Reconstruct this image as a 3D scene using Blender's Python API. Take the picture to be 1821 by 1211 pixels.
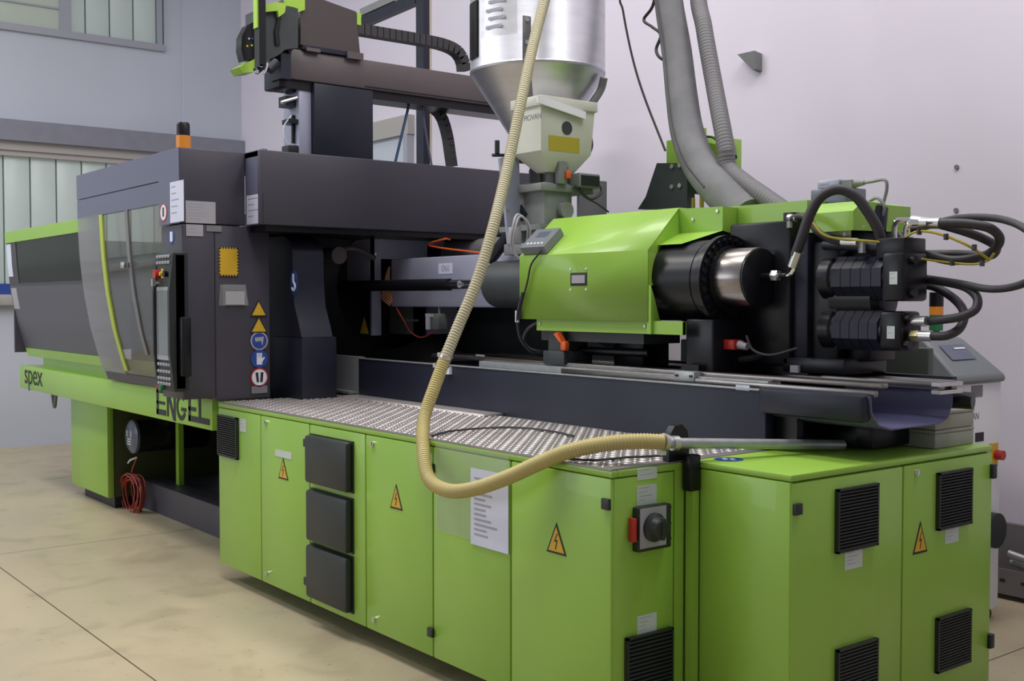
import bpy, bmesh, math, random
from mathutils import Vector, Matrix
random.seed(7)
S = bpy.context.scene
for o in list(bpy.data.objects):
    bpy.data.objects.remove(o)

# ---------------------------------------------------------------- camera
cd = bpy.data.cameras.new('camera'); cam = bpy.data.objects.new('camera', cd)
S.collection.objects.link(cam); S.camera = cam
cd.sensor_width = 36.0; cd.lens = 1997.0 / 1821.0 * 36.0; cd.sensor_fit = 'HORIZONTAL'
cd.clip_start = 0.05; cd.clip_end = 100
YAW = math.atan(1560 / 1997.0); PITCH = math.atan(70.5 / 1997.0)
fx, fy = -math.cos(YAW), math.sin(YAW)
cam.location = (0, 0, 1.65)
cam.rotation_euler = (math.pi / 2 - PITCH, 0, math.atan2(-fx, fy))

# ---------------------------------------------------------------- world, lamps, exposure
w = bpy.data.worlds.new('hall_light'); S.world = w; w.use_nodes = True
w.node_tree.nodes['Background'].inputs[0].default_value = (0.80, 0.80, 0.92, 1)
w.node_tree.nodes['Background'].inputs[1].default_value = 0.38

def area(name, loc, rot, sx, sy, power, col=(1, 0.98, 0.95)):
    l = bpy.data.lights.new(name, 'AREA'); l.shape = 'RECTANGLE'; l.size = sx; l.size_y = sy
    l.energy = power; l.color = col
    o = bpy.data.objects.new(name, l); S.collection.objects.link(o)
    o.location = loc; o.rotation_euler = rot
    return o
WARM = (1.0, 0.97, 0.93)
area('hall_lamp', (-8.0, 1.0, 6.6), (0, 0, 0), 3.0, 1.0, 190, WARM)
area('hall_lamp', (-4.0, 1.6, 6.6), (0, 0, 0), 3.0, 1.0, 150, WARM)
area('hall_lamp', (-2.2, 4.4, 6.4), (0, 0, 0), 3.0, 1.0, 140, WARM)
area('hall_lamp', (-6.2, 4.2, 6.6), (0, 0, 0), 3.0, 1.0, 75, WARM)
area('hall_lamp', (-11.0, -1.5, 6.4), (0, 0, 0), 3.0, 1.0, 230, (0.93, 0.96, 1.0))  # extra lamp, added to brighten the left wall and cabinet fronts
# tall windows in the wall on the camera's side
area('window_light', (-10.5, -7.5, 3.2), (math.radians(90), 0, 0), 7.0, 3.0, 210, (0.86, 0.92, 1.0))
S.view_settings.view_transform = 'Standard'; S.view_settings.look = 'None'
S.view_settings.exposure = 0.0; S.view_settings.gamma = 1.0
S.view_settings.use_curve_mapping = False

# ---------------------------------------------------------------- materials
def mat(name, col, rough=0.5, metal=0.0, noise=0.0, nscale=8.0, bump=0.0, bscale=60.0, alpha=1.0,
        spec=0.5, coat=0.0, col2=None, stretch=None, emit=None, trans=0.0):
    m = bpy.data.materials.new(name); m.use_nodes = True
    nt = m.node_tree; b = nt.nodes['Principled BSDF']
    b.inputs['Base Color'].default_value = (*col, 1); b.inputs['Roughness'].default_value = rough
    b.inputs['Metallic'].default_value = metal; b.inputs['Specular IOR Level'].default_value = spec
    b.inputs['Coat Weight'].default_value = coat
    if alpha < 1: b.inputs['Alpha'].default_value = alpha
    if trans: b.inputs['Transmission Weight'].default_value = trans
    if emit:
        b.inputs['Emission Color'].default_value = (*emit[0], 1); b.inputs['Emission Strength'].default_value = emit[1]
    if noise > 0 or bump > 0:
        tc = nt.nodes.new('ShaderNodeTexCoord'); mp = nt.nodes.new('ShaderNodeMapping')
        geo = nt.nodes.new('ShaderNodeNewGeometry')
        nt.links.new(geo.outputs['Position'], mp.inputs[0])
        if stretch: mp.inputs['Scale'].default_value = stretch
    if noise > 0:
        n = nt.nodes.new('ShaderNodeTexNoise'); n.inputs['Scale'].default_value = nscale; n.inputs['Detail'].default_value = 5
        nt.links.new(mp.outputs[0], n.inputs['Vector'])
        mx = nt.nodes.new('ShaderNodeMix'); mx.data_type = 'RGBA'
        c2 = col2 or tuple(c * (1 - noise) for c in col)
        mx.inputs[6].default_value = (*col, 1); mx.inputs[7].default_value = (*c2, 1)
        r = nt.nodes.new('ShaderNodeValToRGB'); r.color_ramp.elements[0].position = 0.35; r.color_ramp.elements[1].position = 0.7
        nt.links.new(n.outputs[0], r.inputs[0]); nt.links.new(r.outputs[0], mx.inputs[0])
        nt.links.new(mx.outputs[2], b.inputs['Base Color'])
    if bump > 0:
        n2 = nt.nodes.new('ShaderNodeTexNoise'); n2.inputs['Scale'].default_value = bscale
        nt.links.new(mp.outputs[0], n2.inputs['Vector'])
        bp = nt.nodes.new('ShaderNodeBump'); bp.inputs['Strength'].default_value = bump; bp.inputs['Distance'].default_value = 0.002
        nt.links.new(n2.outputs[0], bp.inputs['Height']); nt.links.new(bp.outputs[0], b.inputs['Normal'])
    return m

GREEN = mat('lime_paint', (0.275, 0.49, 0.06), 0.34, coat=0.15, noise=0.06, nscale=2, bump=0.15, bscale=400)
GREEN2 = mat('lime_bevel', (0.34, 0.56, 0.06), 0.35)
GREY = mat('anthracite_paint', (0.058, 0.053, 0.072), 0.42, spec=0.4, noise=0.08, nscale=3, bump=0.2, bscale=500)
GREYLIT = mat('anthracite_lit', (0.125, 0.13, 0.20), 0.40, bump=0.2, bscale=500)  # anthracite as lit on the front faces, light put into the colour
DARK = mat('dark_iron_paint', (0.014, 0.016, 0.030), 0.42, spec=0.35, noise=0.2, nscale=5)
DARKG = mat('dark_cast_grey', (0.035, 0.042, 0.045), 0.5, noise=0.2, nscale=9)
BLACK = mat('black_metal', (0.006, 0.006, 0.009), 0.34, spec=0.35, noise=0.2, nscale=6)
PLASTIC = mat('black_plastic', (0.014, 0.018, 0.018), 0.45)
RUBBER = mat('black_rubber', (0.030, 0.028, 0.032), 0.55)
STEEL = mat('machined_steel', (0.34, 0.31, 0.29), 0.28, 1.0, noise=0.3, nscale=6, stretch=(1, 12, 12))
CHROME = mat('chrome', (0.75, 0.75, 0.78), 0.14, 1.0)
ZINC = mat('zinc_fitting', (0.62, 0.62, 0.60), 0.32, 0.9)
BRASS = mat('brass_fitting', (0.45, 0.40, 0.20), 0.4, 0.8)
ALU = mat('brushed_aluminium', (0.62, 0.62, 0.67), 0.42, 1.0, noise=0.12, nscale=4, stretch=(1, 1, 6), bump=0.1, bscale=40)
TREAD = mat('tread_plate_aluminium', (0.86, 0.80, 0.78), 0.30, 0.75, noise=0.15, nscale=5)  # bumps paler than their plate, lamp glints put into the colour
TREADB = mat('tread_plate_base', (0.36, 0.33, 0.33), 0.45, 0.8, noise=0.2, nscale=5)  # same aluminium, darkened so the bump glints stand out
SHEET = mat('blue_grey_sheet', (0.36, 0.37, 0.48), 0.38, 0.15, noise=0.1, nscale=5)
GALV = mat('galvanised', (0.42, 0.44, 0.44), 0.4, 0.6, noise=0.2, nscale=20)
GREYMID = mat('mid_grey_paint', (0.19, 0.19, 0.20), 0.5, noise=0.1)
GREYG = mat('grey_green_cast', (0.20, 0.215, 0.205), 0.5, noise=0.2, nscale=14)
BEAM = mat('brown_grey_extrusion', (0.105, 0.085, 0.088), 0.45, 0.2, bump=0.2, bscale=300)
WHITE = mat('white_paint', (0.72, 0.73, 0.76), 0.5)
CREAM = mat('translucent_cream_plastic', (0.56, 0.56, 0.49), 0.4, noise=0.05)
PAPER = mat('white_paper', (0.62, 0.64, 0.78), 0.6)
PAPERG = mat('grey_label', (0.36, 0.35, 0.38), 0.5)
PAPERL = mat('pale_label', (0.52, 0.58, 0.55), 0.5)
INK = mat('grey_print', (0.33, 0.34, 0.42), 0.7)
INKB = mat('black_print', (0.015, 0.015, 0.02), 0.6)
YELLOW = mat('yellow_sign', (0.62, 0.38, 0.02), 0.5)
OCHRE = mat('ochre_label', (0.36, 0.30, 0.02), 0.5)
BLUE = mat('blue_sign', (0.02, 0.06, 0.28), 0.5)
SIGNW = mat('sign_white', (0.7, 0.72, 0.8), 0.5)
RED = mat('red_plastic', (0.42, 0.02, 0.015), 0.4)
REDCORD = mat('red_cable', (0.36, 0.055, 0.04), 0.5)
ORANGE = mat('orange_lens', (0.62, 0.22, 0.02), 0.3, emit=((0.8, 0.25, 0.02), 0.05))
ORG = mat('orange_plastic', (0.70, 0.10, 0.01), 0.45)
GLENS = mat('green_lens', (0.02, 0.16, 0.05), 0.3)
HOSE = mat('beige_hose', (0.50, 0.46, 0.31), 0.45, noise=0.05)
HOSEY = mat('yellowed_hose', (0.50, 0.42, 0.16), 0.45, noise=0.12, nscale=5)
DUCT = mat('grey_sleeve_fabric', (0.175, 0.175, 0.185), 0.8, noise=0.2, nscale=9, bump=0.8, bscale=25)
DUCT2 = mat('grey_spiral_hose', (0.125, 0.12, 0.13), 0.55)
CONSOLE = mat('grey_console', (0.15, 0.165, 0.175), 0.5)
BOXG = mat('beige_grey_enclosure', (0.33, 0.335, 0.28), 0.55, noise=0.08)
CHUTE = mat('blue_black_sheet', (0.085, 0.085, 0.17), 0.45)
WINP = mat('channel_glass', (0.47, 0.54, 0.51), 0.3, noise=0.08, nscale=1.5, emit=((0.45, 0.55, 0.52), 0.12))
WINPC = mat('clear_glass', (0.45, 0.50, 0.42), 0.1, noise=0.1, nscale=1.0, emit=((0.5, 0.6, 0.5), 0.08))
JOINT = mat('window_joint', (0.30, 0.40, 0.38), 0.5)
FRAME = mat('window_frame_grey', (0.34, 0.355, 0.40), 0.5)
LINTEL = mat('grey_steel_lintel', (0.22, 0.225, 0.27), 0.5, noise=0.1)
BEIGE = mat('beige_frame', (0.40, 0.38, 0.36), 0.6)
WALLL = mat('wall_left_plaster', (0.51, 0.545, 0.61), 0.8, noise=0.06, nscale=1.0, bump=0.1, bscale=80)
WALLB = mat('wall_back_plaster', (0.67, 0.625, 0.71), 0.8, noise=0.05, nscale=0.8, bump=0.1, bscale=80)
PLINTH = mat('plinth_grey', (0.17, 0.155, 0.16), 0.6)
SCREENM = mat('screen', (0.16, 0.19, 0.19), 0.15)
KEYS = mat('grey_keys', (0.33, 0.33, 0.38), 0.5)
PURPLE = mat('lcd_window', (0.10, 0.115, 0.17), 0.3)
TINT = mat('tinted_window', (0.015, 0.016, 0.018), 0.30, alpha=0.97, spec=0.2)
PANE = mat('clear_polycarbonate', (0.10, 0.105, 0.10), 0.06, alpha=0.38, spec=1.0, coat=1.0)
FROST = mat('pale_polycarbonate', (0.34, 0.34, 0.37), 0.18, alpha=0.5, spec=0.8)
FILM = mat('clear_film', (0.6, 0.62, 0.6), 0.15, alpha=0.16, spec=0.8)

def floor_material():
    m = bpy.data.materials.new('sealed_beige_concrete'); m.use_nodes = True
    nt = m.node_tree; b = nt.nodes['Principled BSDF']; L = nt.links.new
    g = nt.nodes.new('ShaderNodeNewGeometry')
    def noise(s, d=6, dist=0.0):
        n = nt.nodes.new('ShaderNodeTexNoise'); n.inputs['Scale'].default_value = s; n.inputs['Detail'].default_value = d
        n.inputs['Distortion'].default_value = dist
        L(g.outputs['Position'], n.inputs['Vector']); return n.outputs[0]
    def ramp(src, a, bb, c0, c1):
        r = nt.nodes.new('ShaderNodeValToRGB'); r.color_ramp.elements[0].position = a; r.color_ramp.elements[1].position = bb
        r.color_ramp.elements[0].color = (*c0, 1); r.color_ramp.elements[1].color = (*c1, 1); L(src, r.inputs[0]); return r.outputs[0]
    def mul(a, c):
        x = nt.nodes.new('ShaderNodeMix'); x.data_type = 'RGBA'; x.blend_type = 'MULTIPLY'; x.inputs[0].default_value = 1
        L(a, x.inputs[6]); L(c, x.inputs[7]); return x.outputs[2]
    base = ramp(noise(0.8, 4), 0.35, 0.7, (0.46, 0.385, 0.255), (0.39, 0.335, 0.235))
    st = ramp(noise(2.6, 8, 0.6), 0.30, 0.48, (0.80, 0.80, 0.78), (1, 1, 1))
    sp = ramp(noise(26, 3), 0.28, 0.34, (0.72, 0.68, 0.62), (1, 1, 1))
    L(mul(mul(base, st), sp), b.inputs['Base Color'])
    rr = ramp(noise(3, 5), 0.3, 0.7, (0.34,) * 3, (0.5,) * 3); L(rr, b.inputs['Roughness'])
    b.inputs['Specular IOR Level'].default_value = 0.45
    return m
FLOOR = floor_material()

# ---------------------------------------------------------------- geometry collector
def rotm(v):
    return Vector(v).to_track_quat('Z', 'Y').to_matrix()
def smooth_path(pts, n=8):
    P = [Vector(p) for p in pts]
    if len(P) < 3: return P
    out = []
    for i in range(len(P) - 1):
        p0 = P[i - 1] if i else P[0] * 2 - P[1]; p1 = P[i]; p2 = P[i + 1]; p3 = P[i + 2] if i + 2 < len(P) else P[-1] * 2 - P[-2]
        for k in range(n):
            t = k / n
            out.append(0.5 * ((2 * p1) + (p2 - p0) * t + (2 * p0 - 5 * p1 + 4 * p2 - p3) * t * t + (3 * p1 - p0 - 3 * p2 + p3) * t ** 3))
    out.append(P[-1]); return out

class B:
    def __init__(s): s.v = []; s.f = []
    def add(s, v, f):
        o = len(s.v); s.v += [tuple(x) for x in v]; s.f += [tuple(i + o for i in q) for q in f]; return s
    def box(s, x0, x1, y0, y1, z0, z1, bev=0.0):
        if x0 > x1: x0, x1 = x1, x0
        if y0 > y1: y0, y1 = y1, y0
        if z0 > z1: z0, z1 = z1, z0
        if bev > 0:
            bm = bmesh.new(); r = bmesh.ops.create_cube(bm, size=1)
            for v in bm.verts:
                v.co = Vector((x0 + (v.co.x + .5) * (x1 - x0), y0 + (v.co.y + .5) * (y1 - y0), z0 + (v.co.z + .5) * (z1 - z0)))
            bmesh.ops.bevel(bm, geom=list(bm.edges), offset=min(bev, .45 * min(x1 - x0, y1 - y0, z1 - z0)), segments=2, affect='EDGES', profile=.5)
            bm.verts.index_update()
            s.add([v.co for v in bm.verts], [[v.index for v in f.verts] for f in bm.faces]); bm.free(); return s
        return s.add([(x0, y0, z0), (x1, y0, z0), (x1, y1, z0), (x0, y1, z0), (x0, y0, z1), (x1, y0, z1), (x1, y1, z1), (x0, y1, z1)],
                     [(0, 3, 2, 1), (4, 5, 6, 7), (0, 1, 5, 4), (1, 2, 6, 5), (2, 3, 7, 6), (3, 0, 4, 7)])
    def hexa(s, p):   # 8 points: bottom quad, top quad
        return s.add(p, [(0, 3, 2, 1), (4, 5, 6, 7), (0, 1, 5, 4), (1, 2, 6, 5), (2, 3, 7, 6), (3, 0, 4, 7)])
    def prism(s, pts, axis, a, b_):
        n = len(pts)
        def m(p, t):
            if axis == 'y': return (p[0], t, p[1])
            if axis == 'x': return (t, p[0], p[1])
            return (p[0], p[1], t)
        v = [m(p, a) for p in pts] + [m(p, b_) for p in pts]
        f = [tuple(range(n)), tuple(range(2 * n - 1, n - 1, -1))] + [(i, i + n, (i + 1) % n + n, (i + 1) % n) for i in range(n)]
        return s.add(v, f)
    def ring(s, pts_in, pts_out, axis, a, b_):  # frame between two outlines of equal count
        n = len(pts_in)
        def m(p, t):
            if axis == 'y': return (p[0], t, p[1])
            if axis == 'x': return (t, p[0], p[1])
            return (p[0], p[1], t)
        v = [m(p, a) for p in pts_in] + [m(p, a) for p in pts_out] + [m(p, b_) for p in pts_in] + [m(p, b_) for p in pts_out]
        f = []
        for i in range(n):
            j = (i + 1) % n
            f += [(i, j, j + n, i + n), (i + 2 * n, i + 3 * n, j + 3 * n, j + 2 * n), (i, i + 2 * n, j + 2 * n, j), (i + n, j + n, j + 3 * n, i + 3 * n)]
        return s.add(v, f)
    def cyl(s, p0, p1, r0, r1=None, n=24):
        r1 = r0 if r1 is None else r1
        p0 = Vector(p0); p1 = Vector(p1); M = rotm(p1 - p0)
        v = []
        for p, r in ((p0, r0), (p1, r1)):
            for i in range(n):
                a = 2 * math.pi * i / n; v.append(p + M @ Vector((r * math.cos(a), r * math.sin(a), 0)))
        f = [tuple(range(n - 1, -1, -1)), tuple(range(n, 2 * n))] + [(i, (i + 1) % n, (i + 1) % n + n, i + n) for i in range(n)]
        return s.add(v, f)
    def lathe(s, p, axis, prof, n=48):   # prof: list of (dist along axis, radius)
        p = Vector(p); M = rotm(axis); v = []
        for d, r in prof:
            for i in range(n):
                a = 2 * math.pi * i / n; v.append(p + M @ Vector((r * math.cos(a), r * math.sin(a), d)))
        f = []
        for k in range(len(prof) - 1):
            f += [(k * n + i, k * n + (i + 1) % n, (k + 1) * n + (i + 1) % n, (k + 1) * n + i) for i in range(n)]
        f += [tuple(range(n - 1, -1, -1)), tuple(range((len(prof) - 1) * n, len(prof) * n))]
        return s.add(v, f)
    def tube(s, pts, r, n=10, sm=8, pitch=0, amp=0.12, r2=None, flat=None):
        P = smooth_path(pts, sm) if sm else [Vector(p) for p in pts]
        if pitch:   # resample for ridges
            L = [0]
            for a, b_ in zip(P, P[1:]): L.append(L[-1] + (b_ - a).length)
            N = max(8, int(L[-1] / pitch * 4)); Q = []; j = 0
            for k in range(N + 1):
                d = L[-1] * k / N
                while j < len(P) - 2 and L[j + 1] < d: j += 1
                t = (d - L[j]) / max(1e-9, L[j + 1] - L[j]); Q.append(P[j].lerp(P[j + 1], t))
            P = Q
        v = []; f = []; m = len(P)
        t0 = (P[1] - P[0]).normalized(); up = Vector((0, 0, 1)) if abs(t0.z) < .9 else Vector((1, 0, 0))
        nx = t0.cross(up).normalized()
        for k, p in enumerate(P):
            t = (P[min(k + 1, m - 1)] - P[max(k - 1, 0)]).normalized()
            nx = (nx - t * nx.dot(t)).normalized(); ny = t.cross(nx)
            rr = r if r2 is None else r + (r2 - r) * k / (m - 1)
            if pitch: rr *= 1 + (amp if k % 4 in (0, 1) else -amp * .6)
            for i in range(n):
                a = 2 * math.pi * i / n
                v.append(p + nx * rr * math.cos(a) + ny * rr * math.sin(a) * (flat or 1))
        for k in range(m - 1):
            f += [(k * n + i, k * n + (i + 1) % n, (k + 1) * n + (i + 1) % n, (k + 1) * n + i) for i in range(n)]
        f += [tuple(range(n - 1, -1, -1)), tuple(range((m - 1) * n, m * n))]
        return s.add(v, f)

WP = {}      # world position of every object
def setp(o, label=None, cat=None, group=None, kind=None):
    if label: o['label'] = label
    if cat: o['category'] = cat
    if group: o['group'] = group
    if kind: o['kind'] = kind
    return o
def thing(name, loc, label, cat, group=None):
    o = bpy.data.objects.new(name, None); S.collection.objects.link(o); o.location = loc
    o.empty_display_size = 0.1; WP[o.name] = Vector(loc)
    return setp(o, label, cat, group)
def obj(name, b, m, parent=None, label=None, cat=None, group=None, kind=None, angle=0.6):
    xs = [p[0] for p in b.v]; ys = [p[1] for p in b.v]; zs = [p[2] for p in b.v]
    c = Vector(((min(xs) + max(xs)) / 2, (min(ys) + max(ys)) / 2, min(zs)))
    me = bpy.data.meshes.new(name); me.from_pydata([Vector(p) - c for p in b.v], [], b.f)
    bm = bmesh.new(); bm.from_mesh(me); bmesh.ops.recalc_face_normals(bm, faces=bm.faces); bm.to_mesh(me); bm.free()
    me.polygons.foreach_set('use_smooth', [True] * len(me.polygons)); me.set_sharp_from_angle(angle=angle)
    me.materials.append(m)
    o = bpy.data.objects.new(name, me); S.collection.objects.link(o)
    if parent is not None:
        o.parent = parent; o.location = c - WP[parent.name]
    else: o.location = c
    WP[o.name] = c
    return setp(o, label, cat, group, kind)
def clone(o, name, wloc, parent=None):
    c = o.copy(); c.name = name; S.collection.objects.link(c)
    c.parent = parent; c.location = Vector(wloc) - (WP[parent.name] if parent else Vector((0, 0, 0))); WP[c.name] = Vector(wloc)
    return c
def text(name, s, m, parent, origin, size, face='y', sx=1.0, depth=0.002, align='CENTER', label=None, slant=0):
    cu = bpy.data.curves.new(name, 'FONT'); cu.body = s; cu.size = size; cu.extrude = depth; cu.align_x = align; cu.align_y = 'CENTER'
    cu.space_character = 0.95
    t = bpy.data.objects.new('tmp', cu); S.collection.objects.link(t)
    dg = bpy.context.evaluated_depsgraph_get(); me = bpy.data.meshes.new_from_object(t.evaluated_get(dg))
    vs = [Vector(v.co) for v in me.vertices]; fs = [tuple(p.vertices) for p in me.polygons]
    bpy.data.objects.remove(t); bpy.data.curves.remove(cu)
    ox, oy, oz = origin; b = B()
    if face == 'y': b.add([(ox + v.x * sx, oy - v.z, oz + v.y) for v in vs], fs)
    else: b.add([(ox + v.z, oy + v.x * sx, oz + v.y) for v in vs], fs)
    return obj(name, b, m, parent, label)

# flat decals: R = (a0, a1, z0, z1); face 'y' looks towards -Y at plane p, face 'x' looks towards +X at plane p
def plate(b, R, face, p, t=0.002, bev=0):
    a0, a1, z0, z1 = R
    if face == 'y': return b.box(a0, a1, p - t, p, z0, z1, bev)
    return b.box(p, p + t, a0, a1, z0, z1, bev)
def poly(b, pts, face, p, t=0.002):
    return b.prism(pts, face, p - t if face == 'y' else p, p if face == 'y' else p + t)
def disc(b, a, z, r, face, p, t=0.002, n=28):
    return poly(b, [(a + r * math.cos(2 * math.pi * i / n), z + r * math.sin(2 * math.pi * i / n)) for i in range(n)], face, p, t)
def outp(face, p, d): return p - d if face == 'y' else p + d
def sheet(parent, R, face, p, m=None, lines=6, label='white printed notice sheet', name='notice_sheet', ink=None):
    o = obj(name, plate(B(), R, face, p), m or PAPER, parent, label)
    if lines:
        b = B(); a0, a1, z0, z1 = R; h = (z1 - z0); wd = a1 - a0
        for i in range(lines):
            zc = z1 - h * (0.12 + 0.8 * i / max(1, lines)); r = random.uniform(.35, .85)
            plate(b, (a0 + .1 * wd, a0 + wd * (.1 + .8 * r), zc - h * .018, zc + h * .010), face, outp(face, p, .002), .0006)
        obj('print_lines', b, ink or INK, o, kind='stuff')
    return o
def bolt_sign(parent, a, z, wd, h, face, p, bolt=True, label='yellow triangular high voltage sign'):
    tri = lambda k: [(a - wd / 2 * k, z - h / 2 * k + (0 if k == 1 else -h * .03)), (a + wd / 2 * k, z - h / 2 * k + (0 if k == 1 else -h * .03)), (a, z + h / 2 * k - (0 if k == 1 else h * .03))]
    o = obj('warning_sign', poly(B(), tri(1), face, p), INKB, parent, label)
    obj('yellow_field', poly(B(), tri(.80), face, outp(face, p, .002), .0008), YELLOW, o)
    if bolt:
        q = [(.05, .26), (-.12, -.02), (.02, .0), (-.06, -.26), (-.01, -.26), (.09, .06), (-.04, .04), (.1, .26)]
        obj('lightning_bolt', poly(B(), [(a + u * wd * .9, z - h * .1 + v * h) for u, v in q], face, outp(face, p, .0028), .0008), INKB, o)
    return o
def louvre(parent, R, face, p, name='vent_grille', label='black louvred vent grille', d=0.018):
    a0, a1, z0, z1 = R
    o = obj(name, plate(B(), R, face, p, .006), PLASTIC, parent, label)
    b = B(); n = 18; fr = .008
    q = outp(face, p, .006)
    for R2 in ((a0, a0 + fr, z0, z1), (a1 - fr, a1, z0, z1), (a0, a1, z0, z0 + fr), (a0, a1, z1 - fr, z1)):
        plate(b, R2, face, q, d - .006)
    obj('grille_frame', b, PLASTIC, o)
    b = B()
    for i in range(n):
        zz = z0 + fr + (z1 - z0 - 2 * fr) * (i + .5) / n; hh = (z1 - z0) / n * .38
        if face == 'y': b.hexa([(a0 + fr, q - d + .006, zz - hh), (a1 - fr, q - d + .006, zz - hh), (a1 - fr, q, zz), (a0 + fr, q, zz), (a0 + fr, q - d + .006, zz - hh + .005), (a1 - fr, q - d + .006, zz - hh + .005), (a1 - fr, q, zz + hh), (a0 + fr, q, zz + hh)])
        else: b.hexa([(q + d - .006, a0 + fr, zz - hh), (q + d - .006, a1 - fr, zz - hh), (q, a1 - fr, zz), (q, a0 + fr, zz), (q + d - .006, a0 + fr, zz - hh + .005), (q + d - .006, a1 - fr, zz - hh + .005), (q, a1 - fr, zz + hh), (q, a0 + fr, zz + hh)])
    obj('louvre_slats', b, PLASTIC, o, kind='stuff')
    return o
def lock(parent, a, z, face, p):
    b = B()
    if face == 'y': b.cyl((a, p, z), (a, p - .008, z), .013, n=14); b.box(a - .003, a + .003, p - .012, p - .008, z - .01, z + .01)
    else: b.cyl((p, a, z), (p + .008, a, z), .013, n=14); b.box(p + .008, p + .012, a - .003, a + .003, z - .01, z + .01)
    return obj('quarter_turn_lock', b, CHROME, parent)
def hinge(parent, a, z, face, p, wd=.05):
    return obj('hinge', plate(B(), (a - wd / 2, a + wd / 2, z - .02, z + .02), face, p, .014, .003), PLASTIC, parent)
def bolts(parent, pts, axis, r=.008, h=.006, m=None, name='bolt', n=8):
    first = None; out = []
    for p in pts:
        p = Vector(p)
        if first is None:
            first = obj(name, B().cyl(p, p + Vector(axis) * h, r, n=n), m or ZINC, parent); off = WP[first.name] - p; out.append(first)
        else: out.append(clone(first, name, p + off, parent))
    return out

# ================================================================ THE SETTING
fl = obj('floor', B().box(-13.6, 5, -8, 6.3, -0.2, -0.012), PLINTH, kind='structure')
xs = [-13.6, -12.88, -7.78, -2.67, 2.44, 5]; ys = [-8, -3.35, 1.75, 6.3]
for i in range(5):
    for j in range(3):
        obj('slab', B().box(xs[i] + .004, xs[i + 1] - .004, ys[j] + .004, ys[j + 1] - .004, -0.0119, 0.0), FLOOR, fl)

wl = B().box(-13.7, -13.4, -8, 6.3, 0, 1.66).box(-13.7, -13.4, -8, 6.3, 3.43, 4.66).box(-13.7, -13.4, 5.08, 6.3, 1.66, 3.43).box(-13.7, -13.4, 5.12, 6.3, 4.66, 7.5).box(-13.7, -13.4, -8, 5.12, 6.4, 7.5).box(-13.7, -13.4, -8, -5.0, 1.66, 3.43).box(-13.7, -13.4, -8, -5.0, 4.66, 6.4)
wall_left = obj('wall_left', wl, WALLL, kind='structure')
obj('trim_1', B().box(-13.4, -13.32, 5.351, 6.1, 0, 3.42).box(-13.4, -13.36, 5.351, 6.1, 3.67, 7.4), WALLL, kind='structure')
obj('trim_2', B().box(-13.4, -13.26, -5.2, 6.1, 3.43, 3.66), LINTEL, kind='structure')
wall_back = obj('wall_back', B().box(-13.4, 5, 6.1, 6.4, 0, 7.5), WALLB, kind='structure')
obj('baseboard_back', B().box(-5.2, 5, 6.06, 6.1, 0, 0.40), PLINTH, kind='structure')

w1 = thing('window_1', (-13.45, 0, 1.66), None, None); w1['kind'] = 'structure'
obj('window_frame', B().box(-13.44, -13.33, -5, 5.05, 3.33, 3.43).box(-13.42, -13.36, -5, 5.05, 3.27, 3.33).box(-13.46, -13.36, 4.99, 5.05, 1.70, 3.33), BEIGE, w1)
obj('sill', B().box(-13.5, -13.28, -5, 5.05, 1.60, 1.72, .01), BEIGE, w1)
obj('sill_panel', B().box(-13.42, -13.38, 3.0, 4.99, 1.72, 1.84), BLUE, w1, 'blue strip above the sill')
yy = 4.98; k = 0
first = None
while yy > -5:
    if first is None:
        first = obj('pane', B().box(-13.46, -13.42, yy - .268, yy, 1.84, 3.30, .008), WINP, w1); off = WP[first.name] - Vector((0, yy, 0))
    else: clone(first, 'pane', Vector((0, yy, 0)) + off, w1)
    yy -= .285
obj('backing', B().box(-13.52, -13.47, -5, 5.0, 1.72, 3.35), JOINT, w1)
w2 = thing('window_2', (-13.45, 0, 4.66), None, None); w2['kind'] = 'structure'
obj('window_frame', B().box(-13.46, -13.36, -5, 5.12, 4.66, 4.74).box(-13.46, -13.36, 5.04, 5.09, 4.74, 6.4).box(-13.46, -13.38, 3.90, 4.02, 4.74, 6.4).box(-13.46, -13.38, 1.2, 1.3, 4.74, 6.4), FRAME, w2)
first = None
for i in range(4):
    yy = 5.03 - i * .28
    if first is None: first = obj('pane', B().box(-13.46, -13.42, yy - .262, yy, 4.75, 6.4, .008), WINP, w2); off = WP[first.name] - Vector((0, yy, 0))
    elif i < 4: clone(first, 'pane', Vector((0, yy, 0)) + off, w2)
obj('glazing', B().box(-13.45, -13.43, 1.3, 3.90, 4.74, 6.4), WINPC, w2, 'clear glazing beside the ribbed panes')
obj('glazing_bar', B().box(-13.44, -13.41, 1.3, 3.90, 4.98, 5.0), FRAME, w2)
obj('glazing', B().box(-13.45, -13.43, -5, 1.2, 4.74, 6.4), WINPC, w2)
obj('backing', B().box(-13.52, -13.47, -5, 5.1, 4.7, 6.4), JOINT, w2)

# frame of the panel in the back wall behind the robot
d1 = thing('door_1', (-9.5, 6.1, 0), None, None); d1['kind'] = 'structure'
dz = (-9.865,6.1,3.342)
obj('door_lintel', B().box(-10.6, (-9.371,6.1,3.395)[0], 6.02, 6.1, dz[2] - .05, dz[2] + .14), BEIGE, d1)
obj('door_leaf', B().box(-10.6, (-9.443,6.1,3.293)[0], 6.06, 6.1, 0, dz[2] - .05), WALLL, d1)
obj('door_post', B().box((-9.453,6.1,3.295)[0], (-9.382,6.1,3.286)[0], 6.02, 6.1, 0, dz[2] - .05), FRAME, d1)
obj('trim_3', B().box((-9.201,6.1,3.483)[0], (-9.064,6.1,3.465)[0], 6.07, 6.1, 0.4, 6.5), mat('beige_strip', (0.55, 0.46, 0.38), 0.7), kind='structure')

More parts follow.
